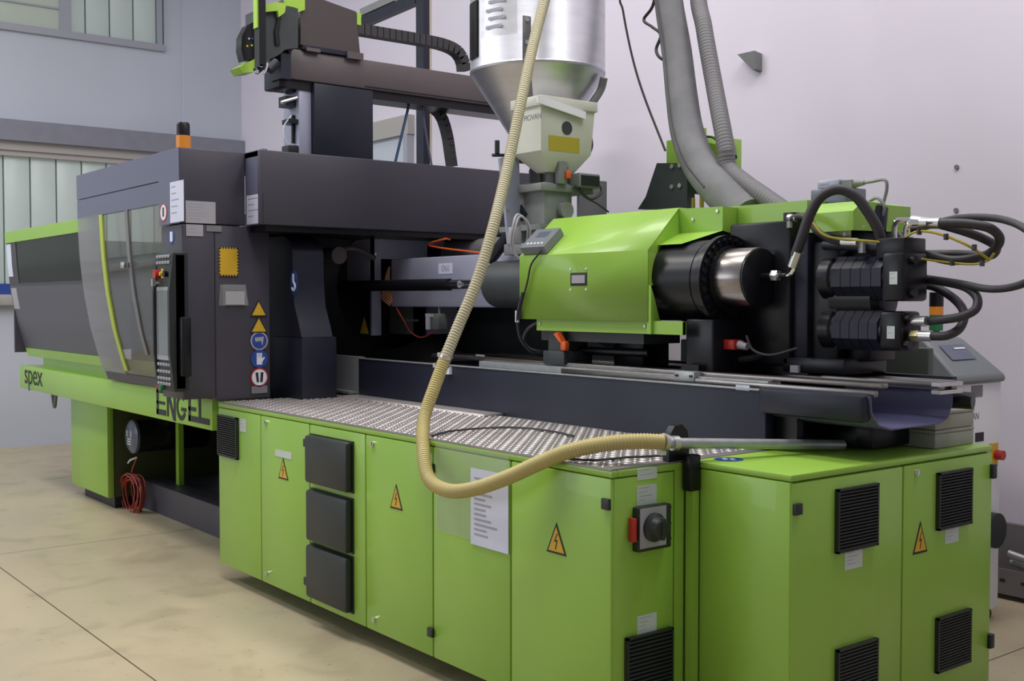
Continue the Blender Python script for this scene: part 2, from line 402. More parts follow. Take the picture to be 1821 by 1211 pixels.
# wall bracket and anchor holes
c = (-5.087,6.1,3.345)
obj('wall_bracket', B().hexa([(c[0] + .015, 6.04, c[2] - .12), (c[0] + .05, 6.04, c[2] - .12), (c[0] + .05, 6.1, c[2] - .13), (c[0] + .015, 6.1, c[2] - .13),
    (c[0] - .10, 6.02, c[2]), (c[0] + .05, 6.02, c[2]), (c[0] + .05, 6.1, c[2] - .01), (c[0] - .10, 6.1, c[2] - .01)]), GREYMID, label='small grey wedge bracket fixed high on the white back wall', cat='bracket')
for i, p in enumerate(((-3.59,6.1,2.43), (-3.59,6.1,2.179), (-3.65,6.1,2.426))):
    if i < 2: obj('wall_plug', B().cyl((p[0], 6.1, p[2]), (p[0], 6.09, p[2]), .014, n=12), PLINTH, label=('upper' if i == 0 else 'lower') + ' of two dark wall plugs in the white back wall', cat='wall plug', group='wall plugs')

# ================================================================ FRONT CONTROL CABINET
Y0 = 2.705; X0 = -6.285; X1 = -2.891; ZT = 1.045; ZB = 0.10
cab = thing('control_cabinet', (-4.6, 3.0, 0), 'long lime green control cabinet with six doors, tread plate lying on its top', 'cabinet')
obj('body', B().box(X0 + .005, X1 - .02, Y0 + .022, 3.50, ZB, ZT - .003), GREEN, cab)
obj('plinth', B().box(X0 + .2, X1 - .15, Y0 + .25, 3.40, 0, ZB), DARK, cab)
seams = [X0, -5.715, -5.145, -4.588, -4.02, -3.472, X1]
doors = []
for i in range(6):
    doors.append(obj('door', B().box(seams[i] + .004, seams[i + 1] - .004, Y0, Y0 + .022, ZB, ZT - .025, .006), GREEN, cab))
obj('top_rim', B().box(X0, X1, Y0 + .001, Y0 + .03, ZT - .022, ZT + .003, .004).box(X1 - .03, X1, Y0 + .03, 3.06, ZT - .022, ZT + .003, .004), GREEN, cab)
end = obj('end_panel', B().box(X1 - .022, X1, Y0 + .012, 3.02, ZB, ZT - .025, .006), GREEN, cab)
obj('end_strip', B().box(X1 - .05, X1 - .003, 3.026, 3.075, ZB, ZT), GREEN, cab)
# doors' fittings
louvre(doors[0], (-6.262,-5.996,0.742,0.982), 'y', Y0)
sheet(doors[0], (-5.979,-5.897,0.908,0.981), 'y', Y0, PAPERL, 3, 'small pale label', 'label_plate')
lock(doors[1], (-5.646,2.705,0.987)[0], (-5.646,2.705,0.987)[2], 'y', Y0); lock(doors[1], (-5.646,2.705,0.154)[0], (-5.646,2.705,0.154)[2], 'y', Y0)
sheet(doors[1], (-5.532,-5.341,0.816,0.852), 'y', Y0, PAPERL, 1, 'narrow pale label', 'label_plate')
c = (-5.44,2.705,0.758); bolt_sign(doors[1], c[0], c[2], .115, .115, 'y', Y0)
for k, (t, bb) in enumerate(((779,866), (878,971), (978,1074))):
    pass
for R in ((-5.124,-4.697,0.729,0.972), (-5.116,-4.7,0.435,0.696), (-5.12,-4.703,0.144,0.415)):
    a0, a1, z0, z1 = R
    f = obj('filter_fan', B().box(a0, a1, Y0 - .045, Y0, z0, z1, .018), PLASTIC, doors[2], 'black filter fan cover')
    obj('fan_flange', B().box(a0 - .004, a1 + .004, Y0 - .008, Y0, z0 - .004, z1 + .004), PLASTIC, f)
hinge(doors[2], (-5.159,2.705,0.922)[0] - .015, (-5.159,2.705,0.922)[2], 'y', Y0, .035); hinge(doors[2], (-5.163,2.705,0.206)[0] - .015, (-5.163,2.705,0.206)[2], 'y', Y0, .035)
lock(doors[3], (-4.519,2.705,0.983)[0], (-4.519,2.705,0.983)[2], 'y', Y0); lock(doors[3], (-4.511,2.705,0.155)[0], (-4.511,2.705,0.155)[2], 'y', Y0)
c = (-4.314,2.705,0.763); bolt_sign(doors[3], c[0], c[2], .105, .115, 'y', Y0)
hinge(doors[4], (-4.022,2.705,0.928)[0], (-4.022,2.705,0.928)[2], 'y', Y0, .04); hinge(doors[4], (-4.029,2.705,0.209)[0], (-4.029,2.705,0.209)[2], 'y', Y0, .04)
film = obj('document_film', plate(B(), (-3.992,-3.479,0.665,1.038), 'y', Y0 - .002, .002), FILM, doors[4], 'clear plastic film pocket')
sheet(doors[4], (-3.732,-3.479,0.649,0.964), 'y', Y0 - .004, PAPER, 12, 'white printed sheet in the film pocket')
c = (-3.191,2.705,0.761); bolt_sign(doors[5], c[0], c[2], .115, .118, 'y', Y0)
hinge(doors[5], (-2.913,2.705,0.93)[0], (-2.913,2.705,0.93)[2], 'y', Y0, .04)
# end panel fittings
XE = X1
sheet(end, (2.829,2.929,1.004,1.045), 'x', XE, PAPERL, 2, 'pale rating label', 'label_plate')
sheet(end, (2.827,2.927,0.912,0.984), 'x', XE, PAPERL, 4, 'pale text label', 'label_plate')
sheet(end, (2.832,2.93,0.436,0.51), 'x', XE, PAPERL, 4, 'pale text label', 'label_plate')
louvre(end, (2.769,3.005,0.161,0.443), 'x', XE)
sw = obj('main_switch', plate(B(), (2.805,2.972,0.75,0.911), 'x', XE, .035, .006), PLASTIC, end, 'black main isolator switch box')
R = (2.81,2.941,0.764,0.907)
obj('switch_plate', plate(B(), R, 'x', XE + .035, .003), PAPERG, sw, 'grey face plate')
yc = (R[0] + R[1]) / 2; zc = (R[2] + R[3]) / 2
obj('switch_knob', B().lathe((XE + .038, yc, zc), (1, 0, 0), [(0, .052), (.012, .052), (.02, .042), (.045, .036), (.05, .03)], 24).box(XE + .075, XE + .093, yc - .008, yc + .008, zc - .04, zc + .04, .004), PLASTIC, sw)
obj('red_latch', B().box(XE + .006, XE + .034, R[0] - .030, R[0] - .012, zc - .045, zc + .04, .003), RED, sw, 'red locking tab')
for zz in (.06, 0, -.055): obj('padlock_lug', B().cyl((XE + .025, R[1] - .01, zc + zz), (XE + .025, R[1] + .035, zc + zz), .006, n=8), PLASTIC, sw)

# tread plate on top
tp = obj('tread_plate', B().box(X0 + .002, X1 - .004, Y0 + .001, 3.54, ZT + .003, ZT + .009), TREADB, label='raised pattern aluminium tread plate lying on the long green cabinet', cat='tread plate')
b = B(); pitch = .040; i = 0
nx = int((X1 - X0 - .06) / pitch); ny = int((3.53 - Y0 - .02) / pitch)
for i in range(nx):
    for j in range(ny):
        cx = X0 + .035 + i * pitch; cy = Y0 + .03 + j * pitch; a = math.pi / 4 if (i + j) % 2 else -math.pi / 4
        ux, uy = math.cos(a), math.sin(a); l, ww, h = .0165, .0078, .0048; z = ZT + .009
        v = [(cx - ux * l, cy - uy * l, z), (cx + uy * ww, cy - ux * ww, z), (cx + ux * l, cy + uy * l, z), (cx - uy * ww, cy + ux * ww, z),
             (cx - ux * l * .45, cy - uy * l * .45, z + h), (cx + ux * l * .45, cy + uy * l * .45, z + h)]
        b.add(v, [(0, 1, 4), (1, 5, 4), (1, 2, 5), (2, 3, 5), (3, 4, 5), (3, 0, 4)])
obj('tread_pattern', b, TREAD, tp, kind='stuff', angle=3.0)
obj('raised_strip', B().box(-6.1, (-4.612,3.549,1.06)[0], 3.42, 3.545, ZT + .012, ZT + .022), TREAD, tp)

# ================================================================ REAR CABINET, POST
cb = thing('rear_cabinet', (-2.9, 3.8, 0), 'lime green square cabinet with four black vents at the right end of the machine', 'cabinet')
XR = -2.433; YF = 3.117; YB = 4.435
obj('body', B().box(-3.7, XR - .022, YF + .02, YB, .05, ZT - .02), GREEN, cb)
obj('plinth', B().box(-3.6, XR - .15, YF + .15, YB - .1, 0, .05), DARK, cb)
obj('top_panel', B().box(-3.7, XR, YF, YB, ZT - .018, ZT + .006, .006), GREEN, cb)
front = obj('front_panel', B().box(-2.855, XR - .004, YF, YF + .02, .05, ZT - .02, .006), GREEN, cb)
dA = obj('door', B().box(XR - .022, XR, YF + .005, 3.787, .05, ZT - .024, .006), GREEN, cb)
dB = obj('door', B().box(XR - .022, XR, 3.795, YB, .05, ZT - .024, .006), GREEN, cb)
louvre(dA, (3.363,3.609,0.747,0.978), 'x', XR); louvre(dA, (3.372,3.617,0.151,0.398), 'x', XR)
louvre(dB, (4.013,4.256,0.748,0.975), 'x', XR); louvre(dB, (4.019,4.263,0.179,0.399), 'x', XR)
sheet(dA, (3.425,3.531,0.676,0.746), 'x', XR, PAPERL, 4, 'pale text label', 'label_plate')
sheet(dB, (4.081,4.18,0.683,0.745), 'x', XR, PAPERL, 4, 'pale text label', 'label_plate')
c = (-2.433,3.907,0.735); bolt_sign(dB, c[1], c[2], .10, .125, 'x', XR)
c = (-2.433,3.874,0.99); lock(dB, c[1], c[2], 'x', XR); c = (-2.433,3.896,0.18)
c = (-2.433,3.146,0.932); hinge(dA, c[1], c[2], 'x', XR, .04)
for c in ((-2.433,4.423,0.943), (-2.433,4.435,0.231)):
    obj('hinge', B().box(XR - .01, XR + .016, YB - .02, YB + .012, c[2] - .03, c[2] + .03, .004), PLASTIC, dB)
c = (-2.826,3.247,1.051)
sg = obj('blue_sticker', B().cyl((c[0], c[1], 1.051), (c[0], c[1], 1.0525), .055, n=28), BLUE, cb, 'round blue sticker')
obj('sticker_symbol', B().box(c[0] - .03, c[0] + .03, c[1] - .008, c[1] + .008, 1.0525, 1.053).box(c[0] - .008, c[0] + .008, c[1] - .03, c[1] + .03, 1.0525, 1.053), SIGNW, sg)

po = thing('corner_post', (-2.86, 3.09, 0), 'narrow lime green post with black top bracket in the gap between the two green cabinets', 'post')
obj('post', B().box(-2.885, -2.850, 3.077, 3.110, 0, .95), GREEN, po)
obj('bracket', B().box(-2.885, -2.842, 3.055, 3.112, .945, 1.08, .006), BLACK, po)
obj('saddle', B().prism([(3.0, 1.055), (3.11, 1.055), (3.11, 1.12), (3.10, 1.165), (3.07, 1.19), (3.03, 1.185), (3.005, 1.15)], 'x', -2.93, -2.90), BLACK, po)

# ================================================================ CLAMP UNIT GUARDING
def prof(z, off=0.0):
    pts = [(2.53, 2.49), (2.23, 2.492), (1.95, 2.505), (1.71, 2.53), (1.45, 2.575), (1.22, 2.637), (1.06, 2.69)]
    for (za, ya), (zb, yb) in zip(pts, pts[1:]):
        if z >= zb - 1e-6: return ya + (yb - ya) * (za - z) / (za - zb) + off
    return pts[-1][1] + off
def skin(b, x0f, x1f, z0, z1, off=0.0, th=.015, n=10):
    zs = [z0 + (z1 - z0) * i / n for i in range(n + 1)]; v = []
    for z in zs:
        y = prof(z, off); a = x0f(z) if callable(x0f) else x0f; c_ = x1f(z) if callable(x1f) else x1f
        v += [(a, y, z), (c_, y, z), (c_, y + th, z), (a, y + th, z)]
    f = [(0, 3, 2, 1), (4 * n, 4 * n + 1, 4 * n + 2, 4 * n + 3)]
    for i in range(n):
        for k in range(4): f.append((4 * i + k, 4 * i + (k + 1) % 4, 4 * i + 4 + (k + 1) % 4, 4 * i + 4 + k))
    return b.add(v, f)

gd = thing('machine_guard', (-8.3, 3.6, 0), 'anthracite and lime clamp unit housing on the left, with windowed sliding door', 'machine guard')
# rear shell, left
obj('shell_panel', skin(B(), -10.45, -8.0, 1.24, 1.78, .07), mat('shell_grey_lit', (0.088, 0.085, 0.105), .45), gd)  # anthracite shell made paler, front light put into the colour
obj('shell_frame', skin(skin(skin(B(), -10.45, -10.15, 1.78, 2.24, .07), -8.4, -8.0, 1.78, 2.24, .07), -10.15, -8.4, 1.78, 1.80, .068, .02, 1), GREY, gd)
obj('tinted_window', skin(B(), -10.15, -8.4, 1.80, 2.17, .074, .008), TINT, gd, 'dark tinted window')
obj('green_strip', skin(B(), -10.45, -8.0, 2.15, 2.245, .062, .03, 3), GREEN, gd, 'lime strip above the tinted window')
obj('green_sill', skin(B(), -10.35, -7.0, 1.17, 1.24, .055, .06, 3), GREEN, gd, 'lime sill')
obj('green_rail', B().box(-10.15, -7.0, 2.78, 3.0, 1.06, 1.18), GREEN, gd)
nb = skin(B(), -10.44, -10.30, 1.86, 2.14, .068, .004)
no = obj('notice_sheet', nb, PAPER, gd, 'white notice strip at the left end of the shell')
obj('notice_sheet', skin(B(), -10.42, -10.25, 1.58, 1.76, .068, .004), PAPERG, gd, 'grey notice strip')
# beam with lettering
YBm = 2.70
bm_ = obj('base_beam', B().box(-10.60, -6.36, YBm, 3.0, .875, 1.075, .004), GREEN, gd, 'lime beam with lettering')
R = (-10.474,-9.865,0.927,1.083)
text('lettering', 'spex', INKB, bm_, ((R[0] + R[1]) / 2, YBm, (R[2] + R[3]) / 2 + .0), .26, 'y', 1.2)
text('lettering', 'vario', INK, bm_, (-10.27, YBm, .893), .035, 'y', 1.2)
# ENGEL letters as strokes on the beam
def stroke(b, x0, x1, z0, z1): b.box(x0, x1, YBm - .003, YBm, z0, z1)
XA = (-7.259,2.7,0.939)[0]; XB = (-6.395,2.7,0.96)[0]; lw = (XB - XA)
ub = lambda u: XA + lw * u
zt_, zb_ = 1.068, .905
E1 = B(); stroke(E1, ub(0), ub(.04), zb_, zt_); stroke(E1, ub(0), ub(.17), zt_ - .02, zt_); stroke(E1, ub(0), ub(.17), .975, .995); stroke(E1, ub(0), ub(.19), zb_, zb_ + .036)
N1 = B(); stroke(N1, ub(.21), ub(.245), zb_, zt_); stroke(N1, ub(.345), ub(.38), zb_ - .02, zt_)
N1.prism([(ub(.21), zt_), (ub(.255), zt_), (ub(.38), zb_ - .02), (ub(.335), zb_ - .02)], 'y', YBm - .0032, YBm)
G1 = B(); n = 24; gi = []; go = []
for k in range(n + 1):
    a = math.radians(48 + 285 * k / n); gi.append((ub(.49) + .052 * math.cos(a), .982 + .055 * math.sin(a))); go.append((ub(.49) + .080 * math.cos(a), .982 + .085 * math.sin(a)))
for k in range(n): G1.prism([gi[k], gi[k + 1], go[k + 1], go[k]], 'y', YBm - .003, YBm)
stroke(G1, ub(.49), ub(.49) + .08, .958, .980)
E2 = B(); stroke(E2, ub(.625), ub(.665), zb_, zt_); stroke(E2, ub(.625), ub(.77), zt_ - .02, zt_); stroke(E2, ub(.625), ub(.76), .972, .996); stroke(E2, ub(.625), ub(1.0), zb_, zb_ + .036)
L1 = B(); stroke(L1, ub(.81), ub(.85), zb_ + .036, zt_)
for bb in (E1, N1, G1, E2, L1): obj('lettering', bb, INKB, bm_)
# door
xl = lambda z: -8.2
dr = obj('sliding_door', skin(B(), -8.2, -6.62, 2.23, 2.36, 0, .03, 2), GREYLIT, gd, 'sliding door of the guard')
obj('door_pane', skin(B(), -8.19, -6.5, 1.135, 2.235, .004, .006, 14), PANE, dr, 'clear plastic window pane')
obj('pale_edge', skin(B(), -8.2, -7.72, 1.135, 2.235, -.002, .006, 14), FROST, dr, 'paler outer strip of the pane')  # paler, less clear strip over the pane
obj('lime_edge', skin(B(), -7.72, -7.66, 1.17, 2.23, -.006, .012, 14), mat('lime_yellow_seal', (0.42, 0.52, 0.08), .5), dr, 'lime yellow edge seal')
obj('reflection_bar', skin(B(), -7.22, -7.17, 1.3, 2.23, -.004, .01, 14), GREYMID, dr)  # grey bar put in for a reflection in the pane
obj('door_foot', skin(B(), -8.15, -6.5, 1.09, 1.145, -.004, .02, 2), GREY, dr)
obj('door_latch', B().box(-7.26, -7.2, 2.47, 2.505, 1.86, 1.90, .005), CHROME, dr, 'chrome latch')
obj('header', skin(B(), -8.2, -6.31, 2.365, 2.535, -.002, .03, 2), GREYLIT, gd, 'upper fascia')
obj('roof_panel', B().box(-8.2, -6.31, 2.49, 3.3, 2.50, 2.53), GREY, gd)
obj('end_wall', B().box(-10.45, -10.42, 2.62, 4.6, 1.2, 2.2), GREY, gd)
# interior seen through the pane
obj('moving_platen', B().box(-8.9, -8.4, 3.1, 4.7, 1.15, 2.1, .02), DARKG, gd)
obj('inner_wall', B().box(-10.4, -6.9, 4.75, 4.8, 1.05, 2.5), DARKG, gd)
obj('discharge_chute', B().hexa([(-8.0, 2.8, 1.10), (-7.1, 2.8, 1.10), (-7.1, 3.4, 1.10), (-8.0, 3.4, 1.10), (-8.1, 2.85, 1.36), (-7.35, 2.85, 1.42), (-7.35, 3.4, 1.5), (-8.1, 3.4, 1.5)]), GREYMID, gd)
obj('inner_sill', B().box(-8.3, -6.6, 2.72, 4.7, 1.04, 1.09), GREYMID, gd)
for zz in (1.35, 1.95):
    obj('tie_bar', B().cyl((-8.4, 3.45, zz), (-6.9, 3.45, zz), .05), STEEL, gd)
# control column
col = obj('control_column', B().box(-6.62, -6.30, 2.50, 2.7, 1.075, 2.095, .006), GREY, gd, 'anthracite operator column')
obj('column_cap', B().box(-6.62, -6.298, 2.492, 2.895, 2.10, 2.535, .008), GREY, gd)
obj('column_side', B().box(-6.5, -6.303, 2.70, 3.05, 1.06, 2.095, .004), GREY, gd)
obj('door_gap', B().box(-6.302, -6.2985, 2.697, 2.703, 1.08, 2.05), INKB, col)
obj('column_fascia', B().box(-6.62, -6.305, 2.488, 2.50, 2.1, 2.53), GREYLIT, gd)
obj('cover_return', B().box(-6.31, -6.07, 2.90, 2.93, 2.10, 2.535), GREYLIT, gd)
XC = -6.298
sheet(gd, (-6.436,-6.231,2.106,2.342), 'y', 2.488, PAPER, 5, 'white notice sheet on the fascia corner')
sheet(gd, (2.524,2.706,2.102,2.23), 'x', XC, PAPERG, 6, 'wide grey notice sheet')
sheet(gd, (2.526,2.628,2.026,2.094), 'x', XC, PAPERG, 3, 'small grey notice sheet')
sheet(gd, (2.649,2.743,2.057,2.093), 'x', XC, GREYMID, 0, 'dark type plate', 'type_plate')
sheet(gd, (-6.289,-6.068,2.105,2.277), 'y', 2.90, PAPER, 4, 'white notice sheet beside the beam cover')
def roundsign(px, r, face, p, m, rim=None, label=''):
    a, z = px
    o = obj('round_sign', disc(B(), a, z, r, face, p), rim or m, gd, label)
    if rim: obj('sign_field', disc(B(), a, z, r * .84, face, outp(face, p, .002), .0006), m, o)
    return o
c = (-6.544,2.488,2.174); o = roundsign((c[0], c[2]), .055, 'y', 2.488, SIGNW, RED, 'round red edged prohibition sign')
obj('sign_symbol', plate(B(), (c[0] - .012, c[0] + .012, c[2] - .025, c[2] + .03), 'y', 2.4855, .0006), INKB, o)
c = (-6.455,2.5,2.027); o = roundsign((c[0], c[2]), .045, 'y', 2.5, BLUE, None, 'round blue mandatory sign')
obj('sign_symbol', plate(B(), (c[0] - .02, c[0] + .02, c[2] - .028, c[2] + .03), 'y', 2.498, .0006), SIGNW, o)
R = (2.724,2.847,1.797,1.967)
ys_ = obj('warning_label', plate(B(), R, 'x', XC), YELLOW, gd, 'yellow warning label with hatched edge')
b = B()
for k in range(9):
    zz = R[2] + (R[3] - R[2]) * (k + .25) / 9
    for a in (R[0], R[1] - .008): plate(b, (a, a + .008, zz, zz + .012), 'x', XC + .002, .0006)
for k in range(7):
    aa = R[0] + (R[1] - R[0]) * (k + .25) / 7
    for z in (R[2], R[3] - .008): plate(b, (aa, aa + .010, z, z + .008), 'x', XC + .002, .0006)
obj('hatched_edge', b, INKB, ys_)
R = (2.722,2.903,1.623,1.747)
pk = obj('clear_pocket', B().hexa([(XC, R[0], R[2]), (XC + .04, R[0] + .01, R[2]), (XC + .04, R[1] - .01, R[2]), (XC, R[1], R[2]), (XC, R[0] + .01, R[3]), (XC + .01, R[0] + .02, R[3]), (XC + .01, R[1] - .02, R[3]), (XC, R[1] - .01, R[3])]), FILM, gd, 'clear plastic pocket')
obj('folded_card', B().box(XC + .004, XC + .006, R[0] + .04, R[1] - .02, R[2] + .005, R[3] - .04), PAPERG, pk)
c = (-6.298,2.975,1.606); bolt_sign(gd, c[1], c[2], .11, .10, 'x', XC, False, 'upper yellow warning triangle')
c = (-6.298,2.975,1.507); bolt_sign(gd, c[1], c[2], .115, .10, 'x', XC, False, 'lower yellow warning triangle')
c = (-6.298,2.977,1.408); o = roundsign((c[1], c[2]), .057, 'x', XC, BLUE, PAPERG, 'round blue read the manual sign')
obj('sign_symbol', poly(B(), [(c[1] - .03, c[2] + .02), (c[1] + .03, c[2] + .025), (c[1] + .02, c[2] - .03), (c[1] + .01, c[2] - .0), (c[1] - .025, c[2] - .005)], 'x', XC + .0026, .0006), PAPERG, o)
c = (-6.298,2.977,1.299); o = roundsign((c[1], c[2]), .055, 'x', XC, BLUE, None, 'round blue wear gloves sign')
b = plate(B(), (c[1] - .018, c[1] + .018, c[2] - .035, c[2] + .01), 'x', XC + .002, .0006)
for k in range(4): plate(b, (c[1] - .018 + k * .0095, c[1] - .011 + k * .0095, c[2] + .01, c[2] + .036), 'x', XC + .002, .0006)
poly(b, [(c[1] + .018, c[2] - .02), (c[1] + .036, c[2] + .006), (c[1] + .03, c[2] + .012), (c[1] + .018, c[2])], 'x', XC + .002, .0006)
obj('sign_symbol', b, SIGNW, o, 'white glove symbol')
c = (-6.298,2.976,1.187); o = roundsign((c[1], c[2]), .058, 'x', XC, SIGNW, RED, 'round red edged no stepping sign')
obj('sign_symbol', poly(poly(B(), [(c[1] - .026, c[2] + .03), (c[1] - .008, c[2] + .03), (c[1] - .004, c[2] - .03), (c[1] - .018, c[2] - .03)], 'x', XC + .0026, .0006), [(c[1] + .008, c[2] + .03), (c[1] + .026, c[2] + .03), (c[1] + .02, c[2] - .03), (c[1] + .004, c[2] - .03)], 'x', XC + .0026, .0006), INKB, o, 'two black shoe soles')
sheet(gd, (2.924,3.027,1.091,1.135), 'x', XC, GREYMID, 0, 'small grey plate', 'type_plate')

# operator panel
op = thing('operator_panel', (-6.33, 2.4, 1.1), 'tall slim machine operator panel with screen and keys on the anthracite column', 'control panel')
P0, P1 = -6.455, -6.19; YP = 2.40
obj('housing', B().box(P0, P1, YP, 2.49, 1.13, 1.93, .02).prism([(YP + .005, 1.14), (2.49, 1.14), (2.49, 1.92), (YP + .005, 1.92), (YP - .02, 1.7), (YP - .02, 1.35)], 'x', P1 - .028, P1).prism([(YP + .005, 1.14), (2.49, 1.14), (2.49, 1.92), (YP + .005, 1.92), (YP - .02, 1.7), (YP - .02, 1.35)], 'x', P0, P0 + .02), PLASTIC, op)
obj('screen_bezel', B().box(P0 + .025, P1 - .03, YP - .004, YP, 1.31, 1.73), KEYS, op)
obj('screen', B().box(P0 + .038, P1 - .042, YP - .006, YP - .004, 1.34, 1.71), SCREENM, op, 'grey display screen')
kf = None
for r_, z in enumerate((1.895, 1.86, 1.275, 1.235, 1.195, 1.165)):
    for k in range(5):
        x = P0 + .035 + k * .042
        if kf is None: kf = obj('key', B().box(x, x + .03, YP - .008, YP, z, z + .018, .003), KEYS, op); koff = WP[kf.name] - Vector((x, 0, z))
        else: clone(kf, 'key', Vector((x, 0, z)) + koff, op)
obj('emergency_stop', B().cyl((P0 + .06, YP, 1.805), (P0 + .06, YP - .03, 1.805), .024, .027, 18), RED, op, 'red emergency stop button')
obj('selector', B().box(P0 + .10, P0 + .14, YP - .004, YP, 1.78, 1.835).cyl((P0 + .12, YP - .004, 1.805), (P0 + .12, YP - .02, 1.805), .012, n=12), YELLOW, op, 'yellow selector switch')
obj('black_button', B().cyl((P0 + .18, YP, 1.805), (P0 + .18, YP - .02, 1.805), .018, n=14), BLACK, op)
obj('key_switch', B().cyl((P0 + .08, YP, 1.755), (P0 + .08, YP - .03, 1.755), .008, n=10).box(P0 + .07, P0 + .09, YP - .05, YP - .03, 1.735, 1.775), ZINC, op, 'key in switch')
obj('green_button', B().cyl((P0 + .10, YP, 1.148), (P0 + .10, YP - .02, 1.148), .02, n=14), GLENS, op, 'green button')
obj('red_button', B().cyl((P0 + .045, YP, 1.148), (P0 + .045, YP - .016, 1.148), .012, n=14), RED, op, 'red button')
obj('grip_recess', B().box(P1, P1 + .05, 2.43, 2.49, 1.22, 1.56, .01), BLACK, op)

# orange lamp on the guard
for nm, b0, zb0, lab in (('signal_lamp', (-6.943,2.75,2.627), 2.53, 'small orange and black signal lamp on top of the anthracite column'),):
    x, y = -6.66, 2.66
    t = thing(nm, (x, y, 2.53), lab, 'signal lamp')
    obj('base', B().cyl((x, y, 2.53), (x, y, 2.575), .042), BLACK, t)
    obj('orange_lens', B().cyl((x, y, 2.575), (x, y, 2.655), .044), ORANGE, t)
    obj('cap', B().lathe((x, y, 2.655), (0, 0, 1), [(0, .040), (.065, .040), (.08, .034)], 24), BLACK, t)

# under-machine parts on the left
lg = thing('boxed_support', (-9.5, 3.2, 0), 'lime green boxed leg on a black pad under the left end of the machine', 'machine leg')
obj('leg_box', B().box(-9.86, -8.93, 2.92, 2.97, .09, .875, .004), GREEN, lg)
obj('leg_core', B().box(-9.8, -8.94, 2.97, 3.9, .09, .875), mat('leg_green_shaded', (0.05, 0.065, 0.02), .6), lg)  # lime leg behind its front, shade put into a dark olive
obj('pad', B().box(-9.70, -8.95, 2.98, 3.8, 0, .09), DARK, lg)
fr = thing('steel_undercarriage', (-7.8, 3.6, 0), 'dark steel base frame under the guarded clamp unit', 'machine base')
obj('floor_beam', B().box(-8.9, -6.30, 3.17, 3.35, 0, .22), GREY, fr)
obj('drip_tray', B().box(-8.9, -6.30, 3.35, 4.7, .16, .20), DARKG, fr)
obj('cross_wall', B().box(-9.0, -6.30, 4.6, 4.7, 0, 1.0), DARKG, fr)
obj('upright', B().box(-8.05, -7.45, 3.5, 4.3, .2, 1.05), BLACK, fr)
obj('pump_block', B().box(-7.3, -6.5, 3.55, 4.2, .36, .52).box(-7.3, -7.1, 3.55, 4.2, .5, .8), GREYMID, fr)
obj('upper_beam', B().box(-10.3, -6.3, 3.0, 4.6, .90, 1.04), DARK, fr)
obj('side_post', B().box(-8.48, -8.42, 3.3, 3.34, .2, .9), GREEN, fr, 'lime upright')
c = (-8.656,3,0.596)
mt = thing('hanging_motor', (c[0], 3.2, c[2] - .12), 'black motor with round blue grey end cover beneath the lime beam', 'motor')
obj('motor_body', B().cyl((c[0], 3.04, c[2]), (c[0], 3.6, c[2]), .125).box(c[0] - .1, c[0] + .1, 3.2, 3.5, c[2], .93), BLACK, mt)
fc = obj('end_cover', B().lathe((c[0], 3.04, c[2]), (0, -1, 0), [(0, .13), (.02, .13), (.04, .10)]), PURPLE, mt, 'blue grey round end cover')
obj('cover_print', B().box(c[0] - .04, c[0] + .04, 2.996, 3.0, c[2] - .06, c[2] - .05).box(c[0] - .04, c[0] + .04, 2.996, 3.0, c[2] - .04, c[2] - .03).box(c[0] - .04, c[0] + .04, 2.996, 3.0, c[2] - .02, c[2] - .01).box(c[0] - .05, c[0] - .035, 2.996, 3.0, c[2], c[2] + .05).box(c[0] + .035, c[0] + .05, 2.996, 3.0, c[2], c[2] + .05), SIGNW, fc, 'white bars')
# red cord
c = (-8.778,3.05,0.123); b = B()
for k in range(12):
    rx = random.uniform(.12, .20); rz = random.uniform(.12, .165); ox = random.uniform(-.05, .05); oz = random.uniform(-.02, .02); yy = 3.03 + k * .007
    ph = random.uniform(-.25, .25); pts = []
    for i in range(17):
        a = 2 * math.pi * i / 16; u = rx * math.cos(a); v = rz * math.sin(a)
        pts.append((c[0] + ox + u * math.cos(ph) - v * math.sin(ph), yy + .01 * math.sin(2 * a), c[2] + .0 + oz + u * math.sin(ph) + v * math.cos(ph)))
    b.tube(pts, .0055, 6, 3)
b.tube([(c[0], 3.06, c[2] + .13), (c[0] + .03, 3.05, c[2] + .2), (c[0] + .06, 3.08, c[2] + .3)], .006, 6)
cord = obj('coiled_cable', b, REDCORD, label='coil of thin red cable hanging under the lime beam', cat='cable')
obj('cable_hook', B().tube([(c[0] - .03, 3.04, c[2] + .25), (c[0] + .03, 3.04, c[2] + .28), (c[0] + .06, 3.08, c[2] + .30)], .007, 6), SIGNW, cord, 'white tie')
c = (-10.472,2.95,0.756)
obj('cable_loop', B().tube([(c[0] - .06, 2.95, .88), (c[0] - .02, 2.95, .80), (c[0] + .03, 2.95, .70), (c[0] + .07, 2.95, .78), (c[0] + .11, 2.95, .88)], .016, 8), GREYMID, label='short grey hose loop hanging under the left end of the lime beam', cat='hose')

# ================================================================ PLATEN, BEAM COVER, BED
bc = thing('platen_cover', (-6.5, 3.9, 2.1), 'long anthracite sheet cover over the fixed platen, behind the operator column', 'machine cover')
obj('cover_face', B().box(-6.10, -6.068, 2.88, 4.95, 2.095, 2.53, .008), GREY, bc)
obj('cover_top', B().box(-6.98, -6.10, 2.9, 4.95, 2.50, 2.53), GREY, bc)
obj('cover_lip', B().box(-6.95, -6.10, 2.93, 4.9, 2.06, 2.10), BLACK, bc)
obj('rear_plate', B().box(-6.07, -6.03, 4.95, 5.22, 2.05, 2.46), GREYMID, bc, 'lighter grey rear plate')

